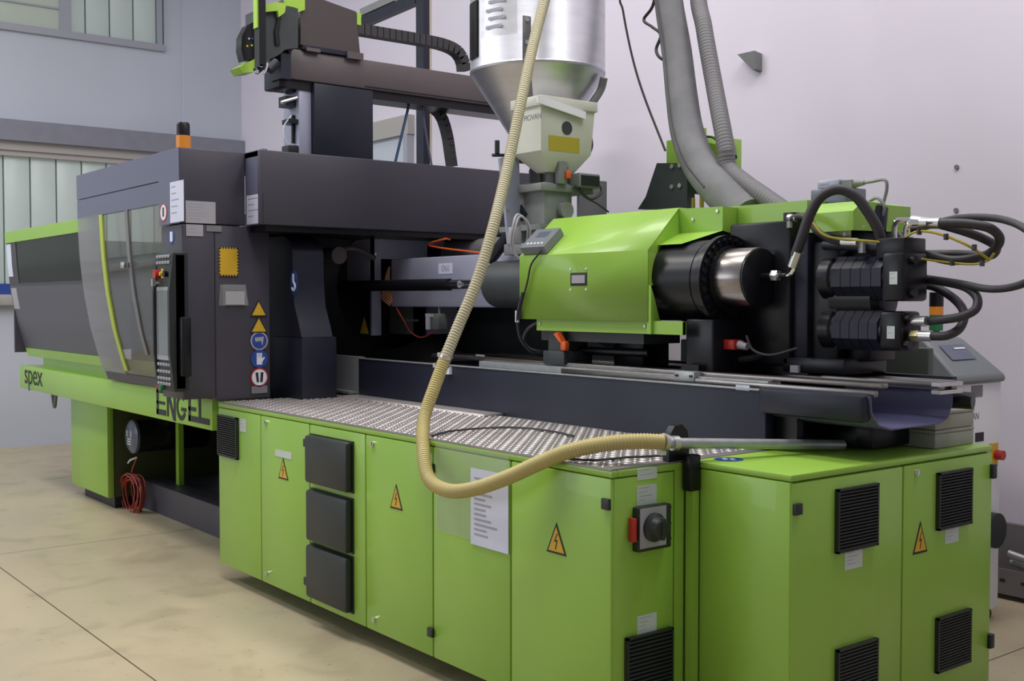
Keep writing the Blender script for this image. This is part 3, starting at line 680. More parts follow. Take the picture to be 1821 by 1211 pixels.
pl = thing('fixed_platen', (-6.5, 3.9, 1.0), 'black cast fixed platen with rounded shoulder under the long cover', 'platen')
ZS = 1.43
b = B().box(-6.6, -6.10, 3.16, 3.40, .98, ZS, .01)
obj('platen_foot', b, DARK, pl)
n = 8; out = [(-6.75, ZS)]
for k in range(n + 1):
    a = math.pi / 2 * k / n
out = [(-6.9, ZS), (-6.10, ZS), (-6.13, 1.50), (-6.19, 1.62), (-6.21, 1.80), (-6.21, 1.93), (-6.225, 1.98), (-6.26, 2.02), (-6.33, 2.05), (-6.9, 2.06)]
obj('platen_shoulder', B().prism(out, 'y', 3.16, 3.37), DARK, pl)
b = B(); n = 32; zi = 1.74; yi = 4.1
inn = [(yi + .42 * math.cos(2 * math.pi * k / n), zi + .42 * math.sin(2 * math.pi * k / n)) for k in range(n)]
def sq(k):
    a = 2 * math.pi * k / n; cx, sy = math.cos(a), math.sin(a); m = max(abs(cx), abs(sy)); return (yi + .72 * cx / m, zi + .68 * sy / m)
b.ring(inn, [sq(k) for k in range(n)], 'x', -6.78, -6.6)
obj('platen_face', b, BLACK, pl)
obj('platen_back', B().box(-6.95, -6.78, 3.38, 4.85, 1.05, 2.06), BLACK, pl)
obj('tie_bar_nut', B().cyl((-6.6, 3.56, 1.94), (-6.35, 3.56, 1.94), .055), BEAM, pl)
obj('clamp_arm', B().tube([(-6.45, 3.56, 1.97), (-6.4, 3.7, 1.99), (-6.4, 3.85, 1.93)], .018, 8), BEAM, pl)
c = (-6.195,3.16,1.759)
hk = obj('hook_sign', disc(B(), c[0], c[2], .075, 'y', 3.16), BLUE, pl, 'round blue lifting hook sign')
for v in range(len(hk.data.vertices)): hk.data.vertices[v].co.x *= .62
b = B(); pts = [(c[0], c[2] + .055), (c[0], c[2] + .01), (c[0] + .018, c[2] - .01), (c[0] + .02, c[2] - .03), (c[0], c[2] - .045), (c[0] - .02, c[2] - .03)]
b.tube([(p[0], 3.156, p[1]) for p in pts], .007, 8, 6); obj('hook_symbol', b, SIGNW, hk, 'white hook symbol')

bed = thing('machine_bed', (-4.5, 4.1, 0), 'long dark blue grey machine bed carrying the injection unit rails', 'machine bed')
obj('bed_side', B().box(-6.10, -2.90, 3.55, 3.60, .2, 1.295, .004), DARK, bed)
obj('bed_body', B().box(-6.10, -2.92, 3.60, 4.65, .15, 1.25), DARK, bed)
obj('bed_panel', B().box(-6.6, -6.10, 3.56, 3.60, .9, 1.30), GREYMID, bed, 'lighter grey panel at the left of the bed')
obj('panel_ledge', B().box(-6.6, -6.13, 3.50, 3.56, 1.07, 1.085), GALV, bed)
obj('bed_edge', B().box(-6.10, -2.93, 3.545, 3.56, 1.29, 1.297), GALV, bed)
obj('rail_ledge', B().box((-4.898,3.6,1.33)[0], -2.93, 3.60, 3.68, 1.29, 1.325), GALV, bed)
for yy, nm in ((3.645, 'front'), (4.03, 'rear'), (4.12, 'rear')):
    obj('guide_rail', B().box(-5.4, -2.42, yy - .022, yy + .022, 1.325 if nm == 'front' else 1.30, 1.345 if nm == 'front' else 1.335, .006), STEEL, bed)
obj('guide_rail', B().box(-4.2, -2.42, 3.585, 3.603, 1.295, 1.318, .004), STEEL, bed)
obj('end_block', B().box(-2.92, -2.62, 3.86, 4.4, 1.06, 1.155, .01).box(-2.92, -2.80, 3.62, 3.66, 1.10, 1.20), BLACK, bed)
# trough
def trough(ys, z0, zt, t):
    o = []
    return o
U = [(3.565, 1.30), (3.575, 1.235), (3.62, 1.185), (3.70, 1.165), (4.02, 1.165), (4.09, 1.185), (4.12, 1.24), (4.125, 1.33)]
inner = [(3.571, 1.30), (3.581, 1.238), (3.624, 1.190), (3.701, 1.170), (4.019, 1.170), (4.087, 1.190), (4.115, 1.242), (4.120, 1.33)]
b = B().prism(U + inner[::-1], 'x', -2.93, -2.43)
obj('drip_trough', b, CHUTE, bed, 'blue black sheet trough under the rail ends')
obj('trough_flange', B().box(-2.93, -2.44, 3.535, 3.60, 1.20, 1.305, .02), DARK, bed)
obj('rear_wall', B().box(-4.6, -2.46, 4.17, 4.20, 1.25, 1.345), DARK, bed)
obj('rail_end_cap', B().box(-2.45, -2.41, 4.0, 4.16, 1.285, 1.30).box(-2.45, -2.41, 4.0, 4.16, 1.315, 1.33), ZINC, bed)
obj('trough_pipe', B().cyl((-2.62, 4.16, 1.25), (-2.40, 4.22, 1.25), .035), BLACK, bed)
sheet(bed, (-3.053,-2.982,1.286,1.307), 'y', 3.55, PAPER, 1, 'small white plate', 'type_plate')
obj('bed_clip', B().box((-5.125,3.55,1.254)[0], (-5.082,3.55,1.256)[0], 3.53, 3.55, 1.245, 1.285), SIGNW, bed, 'white clip')

# dark backing sheets, added to darken the gaps behind the injection side
rg = obj('dark_backing', B().box(-6.95, (-4.794,4.72,1.432)[0], 4.72, 4.76, 1.27, 2.06), DARKG, label='dark backing sheet added behind the barrel, under the long cover', cat='backing sheet')

obj('dark_backing', B().box((-4.422,4.72,1.442)[0], (-3.541,4.72,1.465)[0], 4.72, 4.76, 1.42, 2.0), DARKG, label='dark backing sheet added behind the black cylinder and crosshead', cat='backing sheet')
TANKM = mat('tank_grey_green', (0.055, 0.065, 0.055), .5)
hk_ = thing('hydraulic_tank', (-3.4, 4.95, 0), 'dark grey green tank between the black motors and the white dryer', 'tank')
obj('tank_body', B().box((-4.233,4.7,1.291)[0] - .3, (-2.945,4.8,1.346)[0], 4.78, 4.83, .2, (-3.097,4.78,1.429)[2], .01), TANKM, hk_)
obj('lime_ledge', B().box((-4.233,4.7,1.291)[0], (-3.423,4.7,1.328)[0], 4.68, 4.78, 1.0, (-4.079,4.7,1.319)[2]), GREEN, hk_, 'lime ledge')
# ================================================================ INJECTION UNIT
inj = thing('injection_unit', (-4.0, 4.0, 1.3), 'injection unit with lime hood, black hydraulic cylinder and barrel shroud on the bed rails', 'injection unit')
# nozzle box
nz = obj('nozzle_guard', B().box(-6.95, -6.45, 3.86, 3.88, 1.72, 2.085).box(-6.47, -6.45, 3.86, 3.93, 1.42, 2.085).box(-6.47, -6.45, 3.93, 4.45, 1.93, 2.085).box(-6.47, -6.45, 4.3, 4.55, 1.42, 2.03).box(-6.95, -6.45, 3.86, 4.5, 2.075, 2.087), SHEET, inj, 'blue grey sheet metal nozzle guard')
bolts(nz, [(-6.45, y, 2.06) for y in (3.93, 4.36)] + [(-6.45, 3.885, 1.96)], (1, 0, 0), .009)
obj('guard_eye', B().tube([(-6.6, 3.9, 2.085), (-6.6, 3.9, 2.15), (-6.57, 3.9, 2.17), (-6.54, 3.9, 2.15), (-6.54, 3.9, 2.09)], .009, 8), ZINC, nz)
c = (-6.45,3.81,1.661); bolt_sign(nz, -6.55, 1.49, .14, .14, 'y', 3.86, False, 'yellow warning triangle')
obj('inner_plate', B().box(-6.9, -6.55, 4.2, 4.25, 1.42, 2.0), GREYG, nz)
sh = obj('barrel_shroud', B().box(-6.36, -4.5, 3.95, 4.40, 1.61, 1.925, .012), SHEET, inj, 'blue grey barrel shroud')
R = (-5.798,-5.646,1.816,1.882)
lp = obj('label_plate', plate(B(), R, 'y', 3.95), PAPER, sh, 'white screw diameter label')
text('lettering', '\u00d860', INK, lp, ((R[0] + R[1]) / 2, 3.948, (R[2] + R[3]) / 2), .055, 'y', .9, .001)
b = B()
for k in range(6):
    z = 1.62 + .04 * k
    b.tube([(-6.34, 3.93 + .01 * k, 1.62 + .01 * k), (-6.42 + .01 * k, 3.92, 1.68 + .02 * k), (-6.36, 3.94, 1.80 + .015 * k)], .007, 6, 5)
obj('heater_wire', b, mat('tan_wire', (0.45, 0.2, 0.1), .5), inj, 'tan heater wires', kind='stuff')
obj('heater_wire', B().tube([(-5.3, 4.0, 1.925), (-6.116,4.1,2.009), (-5.954,4.1,2.046), (-6.035,4.2,2.049)], .006, 6), ORG, inj, 'orange wire')
obj('rear_cylinder', B().cyl((-6.6, 4.5, 1.98), (-4.6, 4.5, 1.98), .09), GREYMID, inj)
# rod and cylinder, front axis
AY, AZ = 3.82, 1.747
obj('rod_sleeve', B().cyl((-6.78, AY - .02, AZ + .003), (-5.461,3.8,1.746), .036, n=20), BLACK, inj)
obj('piston_rod', B().cyl((-5.6, AY - .01, AZ + .012), (-4.9, AY - .01, AZ + .014), .013, n=12), CHROME, inj)
obj('piston_rod', B().cyl((-5.6, AY - .01, AZ - .014), (-4.9, AY - .01, AZ - .014), .013, n=12), CHROME, inj)
obj('rod_head', B().cyl((-5.52, AY - .01, AZ), (-5.36, AY - .01, AZ), .030, n=14), CHROME, inj)
obj('front_cylinder', B().lathe((-5.02, AY, AZ - .005), (1, 0, 0), [(0, .118), (.015, .13), (.5, .13)]), DARKG, inj)
xF = (-3.325,3.82,1.749)[0]; xS = (-3.394,3.82,1.75)[0]; xD = (-3.143,3.82,1.756)[0]
LS = xS + 3.9; LF = xF + 3.9
cy = obj('injection_cylinder', B().lathe((-3.9, AY, AZ - .006), (1, 0, 0), [(0, .183), (LS - .004, .183), (LS - .003, .178), (LS + .003, .178), (LS + .004, .185), (LF - .03, .185), (LF - .029, .200), (LF, .200), (LF + .002, .152), (LF + .02, .150)], 64), BLACK, inj, 'black injection cylinder')
pts = []
for k in range(28):
    a = 2 * math.pi * k / 28; pts.append((xF, AY + .176 * math.cos(a), AZ - .006 + .176 * math.sin(a)))
bolts(cy, pts, (1, 0, 0), .013, .012, BLACK, n=6)
obj('piston_sleeve', B().lathe((xF + .01, AY, AZ + .002), (1, 0, 0), [(0, .132), (xD - xF - .03, .132), (xD - xF - .025, .129)], 64), STEEL, cy, 'turned steel sleeve')
obj('piston_cap', B().lathe((xD - .018, AY, AZ + .002), (1, 0, 0), [(0, .127), (.012, .127), (.016, .121)], 64), BLACK, cy)
xs_, zs_ = -3.172, AZ + .006
# elbow and big looping hose
el = [(-3.07,3.82,1.757), (-2.996,3.8,1.756), (-2.956,3.79,1.778), (-2.945,3.79,1.82)]
hs = thing('hydraulic_hose', (-2.953,3.8,1.836), 'black hydraulic hose arching from the silver cylinder end over the lime hood', 'hose')
obj('hose_body', B().tube([(-2.948,3.79,1.836), (-2.918,3.79,1.904), (-2.884,3.8,2.002), (-2.845,3.82,2.074), (-2.793,3.86,2.102), (-2.74,3.9,2.075), (-2.702,3.93,2.013), (-2.675,3.96,1.945), (-2.667,3.98,1.889)], .0215, 12, 8), RUBBER, hs)
obj('elbow_fitting', B().tube(el, .011, 10, 8), CHROME, hs)
obj('ferrule', B().cyl((-2.962,3.79,1.79), (-2.934,3.79,1.852), .021, n=16), ZINC, hs)
obj('union_nut', B().cyl((-3.088,3.82,1.758), (-3.056,3.82,1.757), .024, n=6), ZINC, hs)
obj('union_stub', B().cyl((xD - .01, 3.82, 1.752), (-3.085,3.82,1.758), .014, n=12), BLACK, hs)

# green hood
YH = 3.60
hx0, hx1 = -4.545, -3.617
hood = obj('lime_hood', B().add([
    (hx0, YH, 1.557), (hx1, YH, 1.557), (hx1, YH, 1.88), (hx0, YH, 1.88),
    (-4.63, 3.90, 2.09), (-3.712, 3.90, 2.09), (-4.63, 4.45, 2.09), (-3.712, 4.45, 2.09), (hx0, 4.45, 1.557), (hx1, 4.45, 1.557)],
    [(0, 1, 2, 3), (3, 2, 5, 4), (4, 5, 7, 6), (0, 3, 4, 6, 8)]), GREEN, inj, 'lime green angular hood', angle=.2)
obj('hood_cheek', B().add([(hx1, 3.602, 1.88), (-3.714, 3.90, 2.088), (-3.70, 3.93, 1.90), (hx1, 3.64, 1.72), (hx1, 3.602, 1.72), (hx1 - .01, 3.602, 1.88), (-3.724, 3.90, 2.088), (-3.71, 3.93, 1.90), (hx1 - .01, 3.64, 1.72), (hx1 - .01, 3.602, 1.72)], [(0, 1, 2, 3, 4), (9, 8, 7, 6, 5), (0, 5, 6, 1), (1, 6, 7, 2), (2, 7, 8, 3), (3, 8, 9, 4), (4, 9, 5, 0)]), GREEN, inj)
sm_ = hood.modifiers.new('thickness', 'SOLIDIFY'); sm_.thickness = .006; sm_.offset = -1
obj('hood_lower_flange', B().box(-4.43, -3.42, 3.62, 3.645, 1.50, 1.557).box(-3.62, -3.42, 3.625, 3.64, 1.5, 1.56), GREEN, inj)
obj('hood_rear_web', B().prism([(3.605, 1.5), (3.72, 1.5), (3.70, 1.53), (3.66, 1.57), (3.63, 1.66), (3.605, 1.72)], 'x', -3.625, -3.60), GREEN, inj)
R = (-4.143,-4.024,1.723,1.786)
wf = obj('hood_window', plate(B(), R, 'y', YH, .003, .001), INKB, hood, 'small sight window')
q = .012; obj('window_glass', plate(B(), (R[0] + q, R[1] - q, R[2] + q, R[3] - q), 'y', YH - .003, .002), PAPERG, wf)
bolts(wf, [(x, YH, z) for x in (R[0], R[1] - .005) for z in (R[3] + .018, R[2] - .018)], (0, -1, 0), .006, .004, SIGNW)
bolts(inj, [(-4.40, 3.62, 1.535), (-3.65, 3.62, 1.535)], (0, -1, 0), .007)
# second and third hood pieces
a1 = (-3.441,3.9,2.078); a2 = (-3.44,3.9,1.969)
obj('middle_hood', B().add([(-3.72, 3.9, 2.085), (-3.44, 3.9, 2.078), (-3.44, 3.9, a2[2]), (-3.72, 3.9, a2[2]),
     (-3.83, 3.70, 1.905), (-3.505, 3.70, 1.905), (-3.44, 3.9, a2[2] - .01), (-3.83, 4.3, 2.085), (-3.44, 4.3, 2.078), (-3.83, 4.3, 1.9), (-3.44, 4.3, 1.9)],
     [(0, 1, 2, 3), (3, 2, 5, 4), (0, 7, 8, 1), (1, 8, 10, 2)]), GREEN, inj, 'middle lime hood section')
b1 = (-3.172,4,2.053); b2 = (-3.177,4,1.992)
obj('rear_hood', B().box(-3.56, (-3.051,4,2.026)[0], 4.0, 4.35, b2[2], 2.085), GREEN, inj, 'narrow lime hood band')
c1 = (-2.947,3.95,2.06)[0]; c2 = (-2.782,3.95,1.961)[0]
obj('end_hood', B().add([(-3.02, 3.95, 1.94), (c2, 3.95, 1.94), (c2, 3.95, 2.02), (-3.02, 3.95, 2.02),
     (-3.02, 4.02, 2.065), (c2, 4.02, 2.065), (c2 + .04, 4.15, 2.05), (c2 + .04, 4.15, 1.94), (-3.02, 4.3, 2.065), (c2 + .04, 4.3, 2.05), (c2 + .04, 4.3, 1.94), (-3.02, 4.3, 1.94)],
     [(0, 1, 2, 3), (3, 2, 5, 4), (1, 7, 6, 5, 2), (4, 5, 6, 9, 8), (7, 10, 9, 6), (0, 3, 4, 8, 11)]), GREEN, inj, 'end lime hood')
bolts(inj, [(-3.04, 3.95, 1.925), (-2.93, 3.95, 1.925), (-2.82, 3.95, 1.925)], (0, -1, 0), .008)
bolts(inj, [(-3.62, 3.9, 2.03), (-3.47, 3.9, 2.06)], (0, -1, 0), .008)
# crosshead block and gearbox
obj('crosshead', B().box(-3.40, -3.06, 3.90, 4.5, 1.37, 1.995, .012), BLACK, inj)
obj('crosshead_cap', B().box(-3.2, -2.99, 3.93, 4.3, 1.40, 1.93, .012), DARK, inj)
obj('bearing_block', B().box(-3.06, -2.86, 3.96, 4.25, 1.40, 1.90, .01), BLACK, inj)
obj('gear_cover', B().lathe((-2.90, 4.05, 1.66), (1, 0, 0), [(0, .10), (.20, .10), (.22, .07)]).box(-2.9, -2.74, 4.02, 4.2, 1.40, 1.86, .01), BLACK, inj)
obj('base_shoe', B().box(-3.1, -2.78, 3.9, 4.2, 1.345, 1.41, .01), BLACK, inj)
obj('crosshead_label', B().box((-3.044,3.9,1.373)[0], (-3.002,3.9,1.375)[0], 3.885, 3.90, 1.345, 1.375), PAPERG, inj, 'small cream label')
def motor(zc, r, x0, x1, mr, lab):
    yc = 4.0
    m_ = obj('hydraulic_motor', B().lathe((x0, yc, zc), (1, 0, 0), [(0, r * 1.12), (.05, r * 1.12), (.06, r), (x1 - x0 - .09, r), (x1 - x0 - .085, r * .86), (x1 - x0, r * .86)], 32), BLACK, inj, lab)
    L = x1 - x0 - .17
    for k in range(5):
        xr = x0 + .07 + L * k / 5; R8 = (r + .004) / math.cos(math.pi / 8)
        obj('motor_segment', B().prism([(yc + R8 * math.cos(math.pi / 8 + math.pi / 4 * q), zc + R8 * math.sin(math.pi / 8 + math.pi / 4 * q)) for q in range(8)], 'x', xr, xr + L / 5 - .003), DARK, m_)
    b = B().box(x1 - .10, x1, yc - mr, yc + mr * .9, zc - mr * 1.05, zc + mr * 1.05, .015)
    b.cyl((x1 - .03, yc - .04, zc + mr * .7), (x1 + .02, yc - .04, zc + mr * .7), .017, n=12).cyl((x1 - .03, yc - .04, zc - mr * .7), (x1 + .02, yc - .04, zc - mr * .7), .02, n=12)
    obj('port_block', b, BLACK, m_)
    sheet(m_, (x1 - .06, x1 - .025, zc - .03, zc + .02), 'y', yc - mr - .001, PAPERL, 2, 'small pale label', 'label_plate')
    return m_
m1 = motor(1.745, .085, -2.93, -2.52, .092, 'upper black hydraulic motor')
m2 = motor(1.53, .078, -2.93, -2.54, .075, 'lower black hydraulic motor')
# top manifold pieces with pipes
mf = obj('manifold', B().box(-2.66, -2.53, 3.93, 4.08, 1.82, 1.90, .006), BLACK, inj)
obj('side_pipe', B().cyl((-2.93, 3.96, 1.885), (-2.64, 3.96, 1.865), .020), DARK, inj)
# carriage feet and saddle
for (l, r_, t, bt, yy) in ((963, 1003, 590, 655, 3.60), (1098, 1155, 578, 648, 3.85), (1208, 1264, 570, 672, 3.64)):
    pass
A = (-4.37,-4.204,1.313,1.496)
obj('carriage_foot', B().box(A[0], A[1], 3.61, 3.80, 1.33, 1.40, .008).box(A[0] + .01, A[1] - .04, 3.64, 3.8, 1.40, 1.50), DARKG, inj)
obj('orange_clamp', B().hexa([(A[1] - .03, 3.60, 1.45), (A[1], 3.60, 1.44), (A[1], 3.63, 1.44), (A[1] - .03, 3.63, 1.45), (A[1] - .07, 3.60, 1.485), (A[1] - .045, 3.60, 1.495), (A[1] - .045, 3.63, 1.495), (A[1] - .07, 3.63, 1.485)]).box(A[1] - .02, A[1] + .02, 3.60, 3.63, 1.405, 1.45, .008), ORG, inj, 'orange clamp lever')
obj('cylinder_saddle', B().box(-4.44, -3.70, 3.66, 3.9, 1.45, 1.52), DARKG, inj)
obj('cross_rod', B().cyl((-4.35, 3.75, 1.40), (-3.75, 3.75, 1.405), .02, n=12), BLACK, inj)
A = (-4.076,-3.864,1.339,1.499)
obj('carriage_foot', B().box(A[0], A[1], 3.82, 4.0, 1.33, 1.52, .01), BLACK, inj)
A = (-3.469,-3.297,1.312,1.515)
obj('carriage_foot', B().box(A[0] + .01, A[1], 3.68, 3.95, 1.30, 1.57, .01).box(A[0] + .02, A[1] - .05, 3.645, 3.66, 1.33, 1.37), BLACK, inj)
obj('diagonal_brace', B().tube([(A[0] - .12, 3.8, 1.545), (A[0] + .03, 3.8, 1.46)], .022, 8, 0), BLACK, inj)
A = (-3.432,-3.313,1.315,1.359)
ck = obj('rail_clamp', B().box(A[0], A[1], 3.58, 3.66, 1.30, 1.345, .004), GALV, bed, 'light grey rail clamp')
obj('adjusting_slot', B().box(A[0] + .01, A[0] + .025, 3.575, 3.58, 1.32, 1.33).box(A[1] - .025, A[1] - .01, 3.575, 3.58, 1.32, 1.33), INKB, ck)
A = (-3.336,-3.239,1.437,1.481)
rc = obj('red_connector', B().box(A[0], A[1], 3.75, 3.82, A[2], A[3], .006), RED, inj, 'red connector housing')
obj('connector_sleeve', B().cyl((A[1], 3.785, (A[2] + A[3]) / 2), (A[1] + .045, 3.785, (A[2] + A[3]) / 2 - .008), .02, .014), PAPERG, rc)
obj('cable', B().tube([(A[1] + .04, 3.785, 1.50), (A[1] + .08, 3.78, 1.44), (A[1] + .16, 3.8, 1.42), (A[1] + .25, 3.86, 1.45)], .006, 6), RUBBER, rc)
obj('carriage_beam', B().box(-3.55, -3.0, 3.95, 4.3, 1.33, 1.42).box(-3.9, -3.0, 4.22, 4.3, 1.40, 1.62), BLACK, inj)
for k, pp in enumerate(([(-4.492,3.58,1.693), (-4.534,3.58,1.578), (-4.565,3.62,1.46), (-4.547,3.68,1.386), (-4.516,3.75,1.365)],
           [(-4.502,3.7,1.542), (-4.595,3.7,1.502), (-4.633,3.7,1.442), (-4.596,3.72,1.392), (-4.507,3.8,1.376)],
           [(-3.537,3.9,1.429), (-3.341,3.85,1.392), (-3.255,3.9,1.399), (-3.172,3.92,1.429)],
           [(-4.264,3.8,1.493), (-4.096,3.8,1.435), (-3.988,3.85,1.471)])):
    obj('drag_cable', B().tube(pp, (.009, .011, .016, .012)[k], 8), RUBBER, inj)
obj('white_tag', B().box((-4.557,3.58,1.607)[0], (-4.534,3.58,1.607)[0], 3.58, 3.59, 1.54, 1.60), SIGNW, inj)

# hanging sensor under the barrel
c = (-5.87,3.9,1.52)
sn = thing('sensor_box', (c[0], 3.95, 1.5), 'small grey sensor with white plug hanging under the barrel shroud', 'sensor')
obj('sensor_body', B().box(c[0] + .02, c[0] + .10, 3.93, 4.0, c[2] - .05, c[2] + .05, .006).cyl((c[0] + .05, 3.97, c[2] + .05), (c[0] + .05, 3.97, 1.61), .008, n=8), GREYG, sn)
obj('white_plug', B().box(c[0] - .02, c[0] + .02, 3.91, 3.93, c[2] - .05, c[2] + .03, .004).box(c[0] - .02, c[0] + .04, 3.91, 3.93, c[2] + .03, c[2] + .05), WHITE, sn)
obj('sensor_cable', B().tube([(c[0] + .07, 3.94, c[2] - .05), (-5.945,3.92,1.419), (-6.076,3.92,1.452), (-6.203,3.95,1.522), (-6.291,3.95,1.602)], .005, 6), REDCORD, sn, 'thin red cable')
obj('bracket_strip', B().box((-6.124,3.9,1.56)[0], (-6.097,3.9,1.56)[0] + .14, 3.90, 3.905, c[2] - .0, c[2] + .012), ZINC, sn)

# keypad on the hood
kp = thing('keypad_unit', (-4.481,3.72,1.952), 'grey keypad box resting on the left slope of the lime hood', 'control box')
def slope(x, s, h):      # s up the slope 0..1 from front edge, h normal offset
    dy, dz = .30, .21; L = math.hypot(dy, dz); ny, nz_ = -dz / L, dy / L
    return (x - .085 * s, 3.60 + dy * s + ny * h, 1.88 + dz * s + nz_ * h)
k0, k1 = (-4.516,3.64,1.925)[0], (-4.325,3.66,1.919)[0]
b = B().add([slope(k0, .02, .004), slope(k1, .02, .004), slope(k1, .50, .004), slope(k0, .50, .004), slope(k0, .02, .045), slope(k1, .02, .045), slope(k1, .50, .045), slope(k0, .50, .045)],
     [(0, 3, 2, 1), (4, 5, 6, 7), (0, 1, 5, 4), (1, 2, 6, 5), (2, 3, 7, 6), (3, 0, 4, 7)])
obj('housing', b, CONSOLE, kp)
b = B()
for k in range(5):
    x = k0 + .03 + k * .028; b.add([slope(x, .10, .046), slope(x + .014, .10, .046), slope(x + .014, .14, .046), slope(x, .14, .046)], [(0, 1, 2, 3)])
obj('key_marks', b, SIGNW, kp, kind='stuff')
obj('key_field', B().add([slope(k0 + .05, .28, .046), slope(k1 - .05, .28, .046), slope(k1 - .05, .42, .046), slope(k0 + .05, .42, .046)], [(0, 1, 2, 3)]), PURPLE, kp)
obj('keypad_cable', B().tube([(-4.354,3.585,1.898), (-4.43,3.585,1.835), (-4.461,3.585,1.75), (-4.507,3.585,1.636), (-4.531,3.585,1.549)], .005, 6), RUBBER, kp)

# ================================================================ HOPPER, FEEDER, THROAT
HX, HY = -4.98, 4.1
hz = (-4.901,4.1,2.966)
hp = thing('material_hopper', (HX, HY, 2.3), 'large silver conical material hopper hanging above the injection barrel', 'hopper')
HR = .385; HZ = 2.935
HX, HY = (-5.011,4.1,2.968)[0], 4.1
shell = obj('hopper_drum', B().lathe((HX, HY, HZ), (0, 0, 1), [(0, HR - .012), (0.0, HR), (.012, HR + .004), (.02, HR), (1.1, HR)], 72), ALU, hp, angle=.5)
obj('hopper_cone', B().lathe((HX, HY, HZ - .62), (0, 0, 1), [(0, .045), (.10, .045), (.62, HR - .004)], 72), ALU, hp)
def on_drum(ang, r=HR): return (HX + r * math.cos(ang), HY + r * math.sin(ang))
def strip(a0, a1, z0, z1, t=.004, m=None, nm='strip', lab=None, n=6):
    v = []
    for k in range(n + 1):
        a = a0 + (a1 - a0) * k / n
        for r in (HR + .001, HR + t):
            for z in (z0, z1): v.append((*on_drum(a, r), z))
    f = [(0, 1, 3, 2), (4 * n, 4 * n + 2, 4 * n + 3, 4 * n + 1)]
    for k in range(n):
        o_ = 4 * k; f += [(o_, o_ + 4, o_ + 5, o_ + 1), (o_ + 2, o_ + 3, o_ + 7, o_ + 6), (o_ + 1, o_ + 5, o_ + 7, o_ + 3), (o_, o_ + 2, o_ + 6, o_ + 4)]
    return obj(nm, B().add(v, f), m, hp, lab)
strip(math.radians(-92), math.radians(-56), HZ + .16, HZ + .40, .004, FILM, 'rating_label', 'glossy clear data label')
sl = strip(math.radians(-115), math.radians(-98), HZ + .07, HZ + .38, .01, BLACK, 'side_bracket', 'black bracket on the drum side')
bk = obj('support_strap', B().box(0, 0, 0, 0, 0, 0) if False else B().add([], []).tube([(*on_drum(math.radians(-47), HR + .012), HZ + .24), (*on_drum(math.radians(-47), HR + .012), HZ + .02), (*on_drum(math.radians(-47), HR - .10), HZ - .16), (*on_drum(math.radians(-47), HR - .22), HZ - .36), (*on_drum(math.radians(-47), .10), HZ - .62)], .035, 4, 0, flat=.2), GREYMID, hp, 'grey support strap')
bolts(hp, [(*on_drum(math.radians(-47), HR + .02), HZ + .22), (*on_drum(math.radians(-47), HR + .02), HZ + .10)], (math.cos(math.radians(-47)), math.sin(math.radians(-47)), 0), .012, .01, CHROME)
obj('rear_strut', B().tube([(-4.669,4.3,2.897), (-4.697,4.3,2.833), (-4.726,4.25,2.744)], .022, 8), GREYMID, hp)
b = B()
for k in range(5):
    a0 = math.radians(-86 + (k % 2) * 3); z = HZ + .38 - k * .045
    v = []
    for a in (a0, a0 + math.radians(17)):
        for zz in (z, z + .018): v.append((*on_drum(a, HR + .0055), zz))
    b.add(v, [(0, 2, 3, 1)])
obj('label_print', b, INK, hp, kind='stuff')

FX = -4.6
fd = thing('feeder_box', (FX - .1, 4.0, 2.36), 'cream plastic dosing feeder box with yellow label beside the silver hopper cone', 'feeder')
p = [(-4.66,3.987,2.367), (-4.6,3.787,2.672), (-4.6,4.178,2.713)]
ya, yb = (-4.6,3.787,2.642)[1], (-4.6,4.17,2.681)[1]; zt = 2.70
yc0, yc1 = (-4.66,3.888,2.354)[1], (-4.66,4.068,2.367)[1]
zm = 2.445; zb = 2.345
xb = FX - .24
body = B().add([(FX, ya, zt), (FX, yb, zt), (xb, yb, zt), (xb, ya, zt),
     (FX, ya + .00, zm), (FX, yb - .03, zm), (xb, yb - .03, zm), (xb, ya + .0, zm),
     (FX - .06, yc0, zb), (FX - .06, yc1, zb), (FX - .16, yc1, zb), (FX - .16, yc0, zb)],
     [(0, 1, 2, 3), (0, 4, 5, 1), (1, 5, 6, 2), (2, 6, 7, 3), (3, 7, 4, 0), (4, 8, 9, 5), (5, 9, 10, 6), (6, 10, 11, 7), (7, 11, 8, 4), (8, 11, 10, 9)])
fb = obj('feeder_body', body, CREAM, fd)
obj('feeder_lid', B().box(xb - .01, FX + .012, ya - .012, yb + .012, zt - .02, zt + .035, .006), CREAM, fd)
# latch bar across the lid
q0 = (-4.585,3.748,2.709); q1 = (-4.585,4.083,2.655)
obj('latch_bar', B().hexa([(FX + .012, q0[1], q0[2] - .022), (FX + .024, q0[1], q0[2] - .022), (FX + .024, q1[1], q1[2] - .022), (FX + .012, q1[1], q1[2] - .022), (FX + .012, q0[1], q0[2] + .018), (FX + .024, q0[1], q0[2] + .018), (FX + .024, q1[1], q1[2] + .018), (FX + .012, q1[1], q1[2] + .018)]), WHITE, fd)
c = (-4.6,3.967,2.577); disc_b = disc(B(), c[1], c[2], .036, 'x', FX, .003)
sg = obj('sight_glass', disc_b, DARKG, fd, 'round sight glass')
R = (3.834,4.056,2.448,2.529)
obj('warning_label', plate(B(), (R[0] + .005, R[1], max(R[2], zm + .004), R[3]), 'x', FX, .002), OCHRE, fd, 'ochre yellow text label')
text('lettering', 'PIOVAN', CONSOLE, fd, (FX - .07, ya, zt - .075), .042, 'y', 1.0, .001)
obj('outlet', B().box(FX - .055, FX - .02, 3.93, 3.99, 2.28, 2.40, .004), GREYG, fd)
obj('outlet_tag', B().box(FX - .02, FX + .0, 3.97, 4.0, 2.31, 2.35, .004), ORG, fd, 'orange tag')
